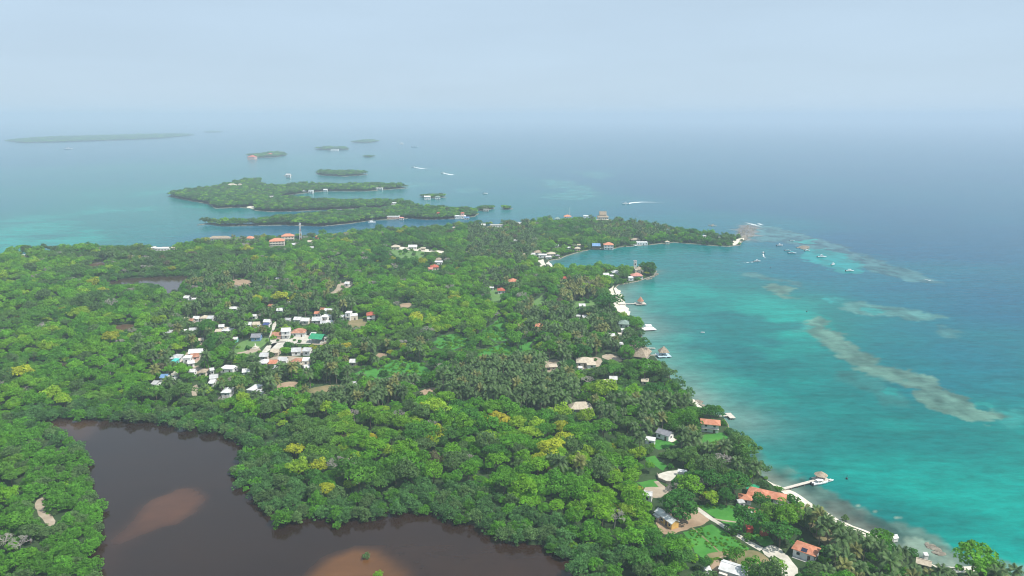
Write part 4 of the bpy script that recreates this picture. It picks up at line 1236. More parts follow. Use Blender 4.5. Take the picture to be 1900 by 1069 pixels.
# steep hotel on the headland crest
p = at(1118, 411, LAND)
r = empty('hotel', (p.x, p.y, LAND), 0)
tag(r, 'tall hotel with steep brown twin-gabled roof on the headland crest', 'hotel')
MB().box(-8, 8, -6, 6, -.3, 7.5).build('wall', M['white'], r)
MB().box(-10.5, 10.5, -9.5, -6, -.3, 4).build('terrace', M['cream'], r)
roof_mesh('hip', 16, 12, 7.5, 4.2, 1.0).build('roof', M['thatch'], r)
roof_mesh('gable', 10, 7, 10.2, 5.5, .6).build('upper_roof', M['thatch'], r)
wall_mesh(9, 6, 10.4, 4.8).build('upper_wall', M['beige'], r)
fm, pm = window_mesh(1.6, 1.8)
for k in range(2):
    for i in range(5):
        o = child('window', fm, r, (-6.2 + i * 3.1, -6 if k else -9.5, 2.2 + k * 3.3)); child('pane', pm, o)
BLD.append((p.x, p.y - 3, 11, 9, 13))

# white lighthouse-like tower on the peninsula
p = at(1178, 500, LAND)
r = empty('lookout_tower', (p.x, p.y, LAND), 0)
tag(r, 'slim white square tower beside the grey thatched cone', 'tower')
MB().box(-1.5, 1.5, -1.5, 1.5, -.3, 9).build('shaft', M['white'], r)
MB().box(-1.8, 1.8, -1.8, 1.8, 9, 9.4).build('cap', M['white'], r)
roof_mesh('pyr', 3.0, 3.0, 9.45, 1.0, .1).build('roof', M['grey_roof'], r)
o = child('window', fm, r, (0, -1.5, 6)); child('pane', pm, o)
BLD.append((p.x, p.y, 2, 2, 9))

# lattice tower
p = at(558, 446, LAND)
r = empty('lattice_tower', (p.x, p.y, LAND), math.radians(20))
tag(r, 'red and white lattice radio tower beside the cream hotel', 'tower')
HT, B0, B1, SEG = 23.0, 1.5, .7, 8
for sx, sy in ((1,1),(1,-1),(-1,1),(-1,-1)):
    MB().tube([(sx*B0, sy*B0, -.2), (sx*B1, sy*B1, HT)], [.22, .16], 5).build('leg', M['steel_white'], r)
for k in range(SEG):
    z0, z1 = HT * k / SEG, HT * (k + 1) / SEG
    a = B0 + (B1 - B0) * k / SEG; b = B0 + (B1 - B0) * (k + 1) / SEG
    m = MB()
    for c in range(4):
        q = [(1,1),(1,-1),(-1,-1),(-1,1)]
        s, t = q[c], q[(c + 1) % 4]
        m.tube([(s[0]*a, s[1]*a, z0), (t[0]*b, t[1]*b, z1)], [.11, .11], 4); m.tube([(t[0]*a, t[1]*a, z0), (s[0]*b, s[1]*b, z1)], [.11, .11], 4)
        m.tube([(s[0]*b, s[1]*b, z1), (t[0]*b, t[1]*b, z1)], [.12, .12], 4)
    m.build('brace', M['steel_red'] if k % 2 == 0 else M['steel_white'], r)
for z in (19, 22):
    for a in range(3):
        an = a * 2.1
        MB().box(-.2, .2, -.15, .15, -.9, .9).build('antenna', M['steel_white'], r).location = (1.3 * math.cos(an), 1.3 * math.sin(an), z)
MB().box(-1.3, 1.3, -1.3, 1.3, 20.4, 20.55).build('platform', M['steel_white'], r)
BLD.append((p.x, p.y, 2.5, 2.5, 6))

# mast on the crest
p = at(1057, 411, LAND)
r = empty('antenna_mast', (p.x, p.y, LAND))
tag(r, 'thin antenna mast standing on the headland crest', 'mast')
MB().tube([(0, 0, 0), (0, 0, 22)], [.28, .14], 6).build('pole', M['steel_white'], r)
for z in (8, 15):
    for a in range(3):
        MB().tube([(0, 0, z), (5 * math.cos(a*2.1), 5 * math.sin(a*2.1), 0)], [.03, .03], 3).build('guy_wire', M['steel_white'], r)

# monument on the square
p = at(474, 646, LAND)
r = empty('monument', (p.x, p.y, LAND))
tag(r, 'small pale stepped monument on the grass square', 'monument')
MB().box(-2.2, 2.2, -2.2, 2.2, -.1, .4).build('plinth', M['gravel'], r)
MB().box(-1.1, 1.1, -1.1, 1.1, .4, 1.4).build('pedestal', M['cream'], r)
MB().tube([(0, 0, 1.4), (0, 0, 2.6), (0, 0, 3.0), (0, 0, 3.5)], [.45, .35, .2, .28], 8).build('figure', M['white'], r)
BLD.append((p.x, p.y, 2.5, 2.5, 1))

# court wall
wallpts = [at(*q) for q in ((1219, 882), (1222, 891), (1236, 897), (1247, 898))]
r = empty('garden_wall', (wallpts[0].x, wallpts[0].y, LAND)); tag(r, 'low dark wall round the gravel court', 'wall')
for a, b in zip(wallpts, wallpts[1:]):
    d = b - a; L = d.length
    o = MB().box(0, L, -.15, .15, -.1, 1.3).build('wall_run', M['wood'], r)
    o.location = (a.x - wallpts[0].x, a.y - wallpts[0].y, 0); o.rotation_euler = (0, 0, math.atan2(d.y, d.x))

# ------------------------------------------------------------------ jetties
def jetty(pts, width, label, platform=None, hut=None, mat='deckwood', plat_mat=None, zt=1.1):
    P = [at(*q, z=zt) for q in pts]
    r = empty('jetty', (P[0].x, P[0].y, 0)); tag(r, label, 'jetty', 'jetties along the bay shore')
    org = Vector((P[0].x, P[0].y, 0))
    pile = MB().tube([(0, 0, -1.5), (0, 0, zt)], [.16, .14], 6).mesh('pile', M['wood'])
    for a, b in zip(P, P[1:]):
        d = b - a; L = d.length; an = math.atan2(d.y, d.x)
        o = MB().box(0, L, -width/2, width/2, zt - .18, zt).build('deck', M[mat], r)
        o.location = (a.x - org.x, a.y - org.y, 0); o.rotation_euler = (0, 0, an)
        for k in range(max(2, int(L / 3.5))):
            t = (k + .5) / max(2, int(L / 3.5))
            for sg in (-1, 1):
                n = Vector((-d.y, d.x, 0)).normalized() * sg * (width/2 - .15)
                q = a.lerp(b, t) + n - org
                child('pile', pile, r, (q.x, q.y, -.19))
    if platform:
        pw, pd, dx, dy = platform
        e = P[-1] - org
        an = math.atan2((P[-1] - P[-2]).y, (P[-1] - P[-2]).x)
        o = MB().box(-pw/2, pw/2, -pd/2, pd/2, zt - .15, zt + .05).build('platform', M[plat_mat or mat], r)
        o.location = (e.x + dx, e.y + dy, 0); o.rotation_euler = (0, 0, an)
        for sx in (-1, 0, 1):
            for sy in (-1, 1):
                q = Matrix.Rotation(an, 3, 'Z') @ Vector((sx * (pw/2 - .3), sy * (pd/2 - .3), 0))
                child('pile', pile, r, (e.x + dx + q.x, e.y + dy + q.y, -.16))
        if hut:
            kind, hw, hd, hh, rise, rm, hx, hy = hut
            ho = roof_mesh(kind, hw, hd, hh, rise, .5).build('hut_roof', M[rm], r)
            ho.location = (e.x + dx + hx, e.y + dy + hy, zt)
            pm_ = MB().tube([(0, 0, 0), (0, 0, hh)], [.12, .1], 6).mesh('hut_post', M['wood'])
            for k in range(6):
                child('hut_post', pm_, r, (e.x + dx + hx + hw*.42*math.cos(k*math.pi/3), e.y + dy + hy + hd*.42*math.sin(k*math.pi/3), zt + .05))
    return r


jetty([(1448,908),(1520,889)], 1.6, 'long straight jetty with round thatched hut at its end', (6, 5, .8, .4), ('cone', 4.8, 4.8, 2.0, 1.7, 'thatch', 0, 0))
o = MB().box(-1.5, 1.5, -1.2, 1.2, 1.12, 1.3).build('landing_shelter', M['deckwood']); q = at(1521, 883, 1.1); o.location = (q.x, q.y, .02)
tag(o, 'square pale landing deck behind the round jetty hut', 'deck')
jetty([(1330,772),(1352,771)], 1.2, 'short jetty with bare T-shaped platform by the tall white house', (3.2, 7, .9, 0))
jetty([(1206,659),(1226,658)], 1.2, 'jetty with pale blue platform and thatched gazebo beside the palapa', (9, 8, 1.5, -1), ('pyr', 6, 5.5, 2.3, 4.0, 'thatch', .3, .6), 'deckwood', 'hull_blue')
jetty([(1189,645),(1216,646)], 1.4, 'plain narrow jetty without platform behind the palapa', None)
r = jetty([(1180,610),(1198,609)], 1.3, 'jetty with square white pontoon before the grey green lodge', (10, 8, 2.0, -1.0), None, 'deckwood', 'white')
q = at(1203, 606, 1.3) - Vector(r.location)
MB().box(q.x - 2.4, q.x + 2.4, q.y - 1.6, q.y + 1.6, 1.16, 2.6).build('cabin', M['white'], r)
jetty([(1147,564),(1184,563)], 1.7, 'long beach jetty ending in a pointed red-brown gazebo', (9, 7, 2.0, 0), ('cone', 5, 5, 2.3, 4.0, 'rust', 0, 0))
jetty([(1022,478),(1034,478)], 1.8, 'short village jetty with dark hut at the bay head', (5, 5, .5, 0), ('pyr', 4, 4, 2.2, 1.8, 'grey_roof', 0, 0))
jetty([(1170,453),(1176,454)], 4.0, 'white boat landing before the long terrace house', (9, 5, 0, -2), None, 'white', 'white')
jetty([(1100,461),(1108,461)], 4.0, 'pale dock in front of the blue and brown boathouse', (14, 4, 0, -1), None, 'deckwood', 'deckwood')

# ------------------------------------------------------------------ boats
def loft_hull(L, W, H):
    """pointed hull, bow towards +x, open top closed by a deck"""
    secs = [(-.5, .86, .0), (-.25, 1.0, .0), (0, 1.0, .0), (.22, .86, .03), (.38, .55, .10), (.47, .22, .2), (.5, .03, .3)]
    m = MB(); R = []
    for t, wf, lift in secs:
        x = t * L; hw = W / 2 * wf
        R.append([(x, -hw, H + lift * H), (x, -hw * .82, H * .25), (x, 0, -H * .3 + lift * H), (x, hw * .82, H * .25), (x, hw, H + lift * H)])
    for a, b in zip(R, R[1:]):
        for k in range(4): m.face(a[k], a[k+1], b[k+1], b[k])
        m.face(a[4], a[0], b[0], b[4])
    m.face(*R[0]); m.face(*reversed(R[-1]))
    return m


def boat(px, py, L, heading, kind, label, group=None):
    p = at(px, py, .3)
    r = empty('motor_boat' if kind == 'cabin' else 'launch' if kind == 'open' else 'speedboat', (p.x, p.y, .12), math.radians(heading))
    tag(r, label, 'boat', group)
    W, H = L * .29, L * .095
    loft_hull(L, W, H).build('hull', M['hull_blue' if kind == 'open' else 'hull'], r)
    loft_hull(L * .8, W * .7, .06).build('deck', M['canvas'], r).location = (-L * .03, 0, H + .02)
    if kind == 'cabin':
        m = MB(); a, b, w, z0, z1 = -.18 * L, .2 * L, W * .34, H, H + L * .13
        V = [(a, -w, z0), (b, -w*.8, z0), (b, w*.8, z0), (a, w, z0), (a + .02*L, -w*.85, z1), (b - .12*L, -w*.7, z1), (b - .12*L, w*.7, z1), (a + .02*L, w*.85, z1)]
        for q in ((4,5,6,7),(0,1,5,4),(2,3,7,6),(3,0,4,7),(1,2,6,5)): m.face(*[V[i] for i in q])
        m.build('cabin', M['hull'], r)
        wd = MB(); wd.face((b + .005*L, -w*.68, z0 + .25*(z1-z0)), (b + .005*L, w*.68, z0 + .25*(z1-z0)), (b - .09*L, w*.6, z1 - .1*(z1-z0)), (b - .09*L, -w*.6, z1 - .1*(z1-z0))); wd.build('windscreen', M['glass'], r)
        for sg in (-1, 1):
            MB().box(a + .06*L, b - .14*L, sg*w*.94 - .03, sg*w*.94 + .03, z0 + .45*(z1-z0), z0 + .8*(z1-z0)).build('window', M['glass'], r)
        MB().box(a - .02*L, b - .1*L, -w, w, z1 + .02, z1 + .1).build('cabin_roof', M['hull'], r)
        MB().box(-.16*L, .0, -w*.7, w*.7, z1 + L*.09, z1 + L*.1).build('flybridge_canopy', M['canvas'], r)
        for sx in (-.15, -.01):
            for sg in (-1, 1): MB().tube([(sx*L, sg*w*.6, z1 + .08), (sx*L, sg*w*.6, z1 + L*.09)], [.05, .05], 4).build('canopy_post', M['hull'], r)
    else:
        MB().box(-.25*L, .12*L, -W*.4, W*.4, H + L*.14, H + L*.15).build('canopy', M['canvas' if kind != 'open' else 'canvas_teal'], r)
        for sx in (-.23, .1):
            for sg in (-1, 1): MB().tube([(sx*L, sg*W*.36, H), (sx*L, sg*W*.36, H + L*.14)], [.05, .05], 4).build('canopy_post', M['hull'], r)
        for k in range(3): MB().box(-.2*L + k*.14*L, -.15*L + k*.14*L, -W*.3, W*.3, H + .08, H + .45).build('bench', M['canvas'], r)
    for sg in (-.25, .25):
        MB().box(-.56*L, -.5*L, sg*W - .22, sg*W + .22, -.1, H + .5).build('outboard_motor', M['engine'], r)
    return r


BOATS = [
 (1405,485,11,8,'cabin','white cabin cruiser trailing a faint wake into the bay'),
 (1416,469,8,100,'speed','small dark-sterned speedboat racing away with a curved wake'),
 (1447,455.5,12,10,'cabin','white cabin boat anchored nearest the headland rubble'),
 (1470,447,9,0,'open','small launch anchored farthest out on the bright reef pool'),
 (1462,465,11,0,'open','teal canopied launch left of the brown rock'),
 (1470,470,14,-2,'open','longer teal canopied launch just below the other one'),
 (1498,465,10,4,'speed','white speedboat moored right beside the brown rock'),
 (1525,477,15,-2,'cabin','long white cruiser anchored below the brown rock'),
 (1546,491,11,40,'cabin','white cruiser turned at an angle right of the long cruiser'),
 (1577,503,13,4,'speed','slim white boat anchored farthest right of the fleet'),
 (1160,378.5,14,190,'cabin','fast white boat throwing a long wake across the outer sea'),
 (767,310.5,16,165,'speed','leading one of two speeding boats far out in the strait'),
 (822,321.5,16,165,'speed','following one of two speeding boats far out in the strait'),
 (901,360,12,20,'speed','tiny white boat crossing the shoals beyond the strip island'),
 (127,277,45,5,'cabin','ship far away before the long hazy island'),
 (398,407,9,0,'speed','tiny white boat alone on the teal water left of the strip island'),
 (1030,476,8,20,'speed','white boat tied up at the short village jetty'),
 (1022,479,9,10,'speed','white boat drawn up beside the village jetty'),
 (614,414,7,0,'open','small boat in the dark channel below the strip island'),
 (770,273,40,0,'open','dark barge far off near the horizon'),
]
for b in BOATS:
    b = (b[0], b[1], b[2] * (.68 if b[1] > 440 else .85), *b[3:])
    boat(*b, group='boats at anchor off the headland' if 1440 < b[0] < 1600 else None)
# jetty launches
boat(1522, 897, 8.5, 18, 'speed', 'long white launch lying alongside the round jetty hut')
boat(1541, 892, 3.6, 22, 'speed', 'tiny dinghy behind the launch at the round jetty hut')
boat(1231, 662, 7, -60, 'open', 'blue launch moored outside the gazebo platform')
# catamaran
p = at(690, 413, .3)
r = empty('catamaran', (p.x, p.y, .12), math.radians(5)); tag(r, 'white sailing catamaran with bare mast in the dark channel', 'boat')
for sg in (-1, 1): loft_hull(11, 1.6, 1.2).build('hull', M['hull'], r).location = (0, sg * 2.4, 0)
MB().box(-4, 2.5, -2.6, 2.6, 1.0, 1.3).build('deck', M['hull'], r)
MB().box(-2.5, 1.2, -1.9, 1.9, 1.3, 2.6).build('cabin', M['hull'], r)
MB().tube([(.6, 0, 1.3), (.6, 0, 14)], [.16, .09], 6).build('mast', M['hull'], r)
MB().tube([(.6, 0, 3.2), (-4.4, 0, 3.4)], [.14, .12], 6).build('boom', M['canvas'], r)
# buoy and posts
for (x, y, lb) in ((1571, 889, 'dark marker buoy off the near jetty'), (1497, 579, 'dark buoy above the main reef'), (1430, 497, 'thin dark marker post between the moored boats')):
    p = at(x, y, 0); r = empty('marker_buoy', (p.x, p.y, 0)); tag(r, lb, 'buoy')
    MB().tube([(0, 0, -.5), (0, 0, .5), (0, 0, .8)], [.55, .5, .15], 8).build('float', M['engine'], r)
    MB().tube([(0, 0, .8), (0, 0, 2.2)], [.07, .05], 5).build('pole', M['engine'], r)
p = at(1304, 617, .2)
o = loft_hull(3.0, 1.1, .4).build('dinghy', M['hull']); o.location = (p.x, p.y, .1); tag(o, 'tiny white dinghy adrift alone on the turquoise bay', 'boat')


def wake(px, widths, label, fades):
    P = [Vector(at(*q, z=0).xy) for q in px]
    o = ribbon('wake', P, widths, .05, M['foam'], 'stuff', label, step=4, rough=.3)
    n = len(o.data.vertices)
    a = o.data.attributes.new('fade', 'FLOAT', 'POINT')
    f = np.repeat(np.interp(np.linspace(0, 1, n // 2), np.linspace(0, 1, len(fades)), fades), 2)
    a.data.foreach_set('value', f.astype(np.float32))
    tag(o, label, 'wake')
    return o


wake([(1160,379),(1172,376.5),(1190,375),(1225,375.5),(1290,378)], [1.5, 4, 4.5, 4, 3], 'long white wake of the fast boat on the outer sea', [.75, .6, .35, .12, -.1])
wake([(767,310.5),(782,312.5),(800,315)], [2, 7, 10], 'white wake of the leading boat in the strait', [.8, .5, -.05])
wake([(822,321.5),(836,324),(852,327)], [2, 7, 10], 'white wake of the following boat in the strait', [.8, .5, -.05])
wake([(1400,486),(1370,489),(1335,493)], [1, 1.6, 2.2], 'faint straight wake behind the cabin cruiser', [.45, .2, -.05])
wake([(1416,471),(1417,476),(1422,481),(1430,485)], [.5, .9, 1.2, 1.5], 'curved wake of the small speedboat', [.6, .45, .25, -.05])
wake([(1383,413),(1395,416),(1412,421)], [3.5, 3.5, 3], 'white breakers over the rubble reef edge', [.3, .5, .3])
wake([(1407,415),(1416,418)], [2.5, 2.5], 'short white breaker right of the reef edge', [.5, .4])
wake([(1362,418),(1372,417)], [3, 2.5], 'white breaker left of the rubble reef', [.25, .25])
wake([(1582,473),(1592,475)], [2, 2], 'white breaker on the outer reef', [.3, .2])
wake([(1714,518),(1725,520),(1735,522)], [1.5, 2, 1.5], 'white breaker at the far end of the outer reef', [.3, .4, .2])
wake([(1425,424),(1460,432),(1500,440),(1540,450)], [1.2, 1.6, 1.6, 1.2], 'thin broken surf line along the outer reef', [.1, .16, .16, .08])

# ------------------------------------------------------------------ vegetation meshes
def crown_arrays(seed, R, Hc, zc, nl, per, leaf, zmin=-.25, squash=.85, spread=(.55, .82), lobe=(.26, .42), irr=1.0):
    g = np.random.default_rng(seed)
    cen, rad = [], []
    for i in range(nl):
        u = (i + .5) / nl
        z = 1 - u * (1 - zmin)
        z += g.normal(0, .05); z = np.clip(z, zmin, 1)
        a = i * 2.39996 + g.normal(0, .25)
        k = math.sqrt(max(0, 1 - z * z)); f = g.uniform(*spread)
        cen.append((R * k * math.cos(a) * f, R * k * math.sin(a) * f, Hc * z * f)); rad.append(R * g.uniform(*lobe))
    cen = np.array(cen); rad = np.array(rad)
    an = np.arctan2(cen[:, 1], cen[:, 0])
    ar = 1 + irr * (.20 * np.sin(an * 2 + g.uniform(0, 6)) + .16 * np.sin(an * 3 + g.uniform(0, 6)) + .12 * np.sin(an * 5 + g.uniform(0, 6))) + g.normal(0, .09, nl)
    cen[:, :2] *= ar[:, None]
    cen[:, 2] += Hc * irr * (.16 * np.sin(cen[:, 0] * 3.1 / R * 1.6 + g.uniform(0, 6)) + .16 * np.sin(cen[:, 1] * 3.1 / R * 1.7 + g.uniform(0, 6)))
    cen[:, :2] += g.normal(0, .05 * R * irr, 2)
    V, F = [], []
    for i in range(nl):
        n = per
        d = g.normal(size=(n, 3)); d[:, 2] = np.abs(d[:, 2]) * 1.0 - .25 * (g.random(n) < .35) * np.abs(d[:, 2]) * 2.4
        d /= np.linalg.norm(d, axis=1)[:, None]
        P = cen[i] + d * (rad[i] * g.uniform(.82, 1.06, n))[:, None] * [1, 1, squash]
        dist = np.linalg.norm((P[:, None] - cen[None]) / [1, 1, squash], axis=2) / rad[None]
        dist[:, i] = 9
        ok = dist.min(1) > .72
        P, d = P[ok], d[ok]
        n = len(P)
        nr = d + g.normal(0, .42, (n, 3)) + [0, 0, .3]
        nr /= np.linalg.norm(nr, axis=1)[:, None]
        t = np.cross(nr, g.normal(size=(n, 3))); t /= np.linalg.norm(t, axis=1)[:, None]
        b = np.cross(nr, t)
        s = leaf * g.uniform(.6, 1.35, n)[:, None]
        q = np.stack([P + t*s*1.1, P + b*s*.75 + nr*s*.15, P - t*s*1.1 - nr*s*.25, P - b*s*.75 + nr*s*.1], 1)
        V.append(q.reshape(-1, 3))
    V = np.concatenate(V); V[:, 2] += zc
    V[:, 2] = np.maximum(V[:, 2], .05)
    F = np.arange(len(V)).reshape(-1, 4)
    return V, F, cen + [0, 0, zc]


def trunk_mb(zc, R, cen, r0, seed):
    m = MB(); g = random.Random(seed)
    top = (g.uniform(-.3, .3), g.uniform(-.3, .3), zc * .75)
    m.tube([(0, 0, -.3), (top[0]*.4, top[1]*.4, zc*.4), top], [r0, r0*.75, r0*.6], 6)
    idx = list(range(len(cen))); g.shuffle(idx)
    for i in idx[:6]:
        c = cen[i]
        m.tube([top, (top[0]*.5 + c[0]*.5, top[1]*.5 + c[1]*.5, top[2]*.55 + c[2]*.45), tuple(c)], [r0*.45, r0*.3, r0*.12], 5)
    return m


def frond(m, az, pitch, L, droop, g, nlf=11):
    d = Vector((math.cos(az), math.sin(az), 0))
    side = Vector((-d.y, d.x, 0))
    pts = []
    for k in range(7):
        t = k / 6
        h = L * t * math.cos(pitch) * (1 - .18 * droop * t)
        z = L * t * math.sin(pitch) - droop * L * .62 * t * t
        pts.append(d * h + Vector((0, 0, z)))
    def pt(t):
        x = t * 6; i = min(5, int(x)); return pts[i].lerp(pts[i+1], x - i)
    for k in range(nlf):
        t = .12 + .86 * (k + .5) / nlf
        a = pt(t); b = pt(min(1, t + .085))
        ll = L * .30 * math.sin(math.pi * (.12 + .8 * t)) + .15
        for sg in (-1, 1):
            tip = a.lerp(b, .8) + side * sg * ll * .8 + d * ll * .45 + Vector((0, 0, -ll * (.35 + g.uniform(0, .35))))
            m.face(a - d * .05, b + d * .08, tip)
    for k in range(6):
        w = .07 * (1 - k / 7)
        m.face(pts[k] - side*w, pts[k] + side*w, pts[k+1] + side*w*.8, pts[k+1] - side*w*.8)


def palm_parts(seed, H=9.0):
    g = random.Random(seed)
    lean = Vector((g.uniform(-1.2, 1.2), g.uniform(-1.2, 1.2), 0))
    tp = lean + Vector((0, 0, H))
    tr = MB().tube([(0, 0, -.3), tuple(lean*.15 + Vector((0, 0, H*.35))), tuple(lean*.5 + Vector((0, 0, H*.7))), tuple(tp)], [.24, .17, .14, .12], 6)
    cr = MB()
    n = g.randint(19, 23)
    for k in range(n):
        t = k / n
        b = len(cr.v)
        frond(cr, k * 2.4 + g.uniform(-.2, .2), math.radians(68 - 85 * t + g.uniform(-6, 6)), g.uniform(3.6, 4.7), .55 + .65 * t + g.uniform(-.1, .1), g)
        cr.v[b:] = [tuple(Vector(v) + tp) for v in cr.v[b:]]
    nuts = MB()
    for k in range(7):
        a = k * .9; c = tp + Vector((.3*math.cos(a), .3*math.sin(a), -.35 - .1*(k % 2)))
        nuts.tube([c + Vector((0, 0, .16)), c, c - Vector((0, 0, .16))], [.05, .17, .05], 5)
    return tr, cr, nuts


def join_mesh(name, A, B, matA, matB):
    """crown arrays + trunk builder in one mesh (for the far woods)"""
    V, F = A
    me = bpy.data.meshes.new(name)
    v = [tuple(x) for x in V] + B.v; n = len(V)
    f = [tuple(x) for x in F] + [tuple(i + n for i in q) for q in B.f]
    me.from_pydata(v, [], f); me.materials.append(matA); me.materials.append(matB)
    me.polygons.foreach_set('material_index', [0]*len(F) + [1]*len(B.f)); me.update()
    return me


CROWN, TRUNK, FULL = {}, {}, {}
def species(key, n, mat, **kw):
    CROWN[key], TRUNK[key], FULL[key] = [], [], []
    for k in range(n):
        V, F, cen = crown_arrays(hash_(key) + k * 13, **kw)
        CROWN[key].append(mesh_np('crown', V, F, (M[mat],)))
        tb = trunk_mb(kw['zc'], kw['R'], cen, .28 if key != 'mangrove' else .14, k + 3)
        TRUNK[key].append(tb.mesh('trunk', M['bark']))
        FULL[key].append(join_mesh(key + '_tree_%d' % k, (V, F), tb, M[mat], M['bark']))


def hash_(s): return sum(ord(c) * (i + 1) for i, c in enumerate(s)) * 7


# every species is about 10 m wide at scale 1
species('broad', 8, 'leaf', R=5.0, Hc=3.4, zc=6.3, nl=46, per=52, leaf=.36, zmin=-.3, spread=(.5, .9), lobe=(.17, .36))
species('umbrella', 4, 'leaf', R=5.4, Hc=2.4, zc=6.8, nl=52, per=54, leaf=.36, zmin=-.1, squash=.6, spread=(.5, .9), lobe=(.18, .36))
species('dome', 2, 'leaf', R=5.0, Hc=4.3, zc=4.9, nl=60, per=70, leaf=.30, zmin=-.75, spread=(.74, .84), lobe=(.20, .27), irr=.3)
species('mangrove', 5, 'mleaf', R=5.0, Hc=4.0, zc=3.2, nl=52, per=52, leaf=.31, zmin=-.55, spread=(.5, .92), lobe=(.15, .30))
species('bush', 3, 'leaf', R=5.0, Hc=3.4, zc=2.2, nl=22, per=46, leaf=.55, zmin=-.4)
species('light', 3, 'leaf', R=5.0, Hc=3.4, zc=5.8, nl=20, per=36, leaf=.62, zmin=-.3)       # for the distance
PALM = [palm_parts(40 + k, 8.5 + k * .5) for k in range(4)]
PALM_M = [(t.mesh('trunk', M['palmbark']), c.mesh('crown', M['pleaf']), n.mesh('coconuts', M['bark'])) for t, c, n in PALM]
PALM_FULL = []
for k, (t, c, n) in enumerate(PALM):
    me = bpy.data.meshes.new('palm_%d' % k)
    nv = len(c.v); nt_ = len(t.v)
    me.from_pydata(c.v + t.v, [], c.f + [tuple(i + nv for i in q) for q in t.f])
    me.materials.append(M['pleaf']); me.materials.append(M['palmbark'])
    me.polygons.foreach_set('material_index', [0]*len(c.f) + [1]*len(t.f)); me.update()
    PALM_FULL.append(me)

# ------------------------------------------------------------------ vegetation layout
TREES = []             # x, y, radius, height scale, species, tint
GRIDC = {}
CELL = 8.0


def near_ok(x, y, r, k=.62):
    ci, cj = int(x // CELL), int(y // CELL)
    for i in range(ci - 2, ci + 3):
        for j in range(cj - 2, cj + 3):
            for (a, b, q) in GRIDC.get((i, j), ()):
                if (a - x)**2 + (b - y)**2 < (k * (q + r))**2: return False
    return True


def put(x, y, r): GRIDC.setdefault((int(x // CELL), int(y // CELL)), []).append((x, y, r))


GREEN = {'fresh': (.132, .360, .018), 'mid': (.098, .295, .020), 'bright': (.190, .410, .018), 'deep': (.052, .195, .024), 'olive': (.105, .200, .055), 'yellow': (.46, .52, .03), 'lime': (.29, .46, .03),
         'mangrove': (.080, .205, .050), 'palm': (.082, .150, .043), 'dry': (.15, .14, .07), 'gold': (.54, .50, .035), 'red': (.34, .09, .035), 'palm_yellow': (.20, .22, .06)}

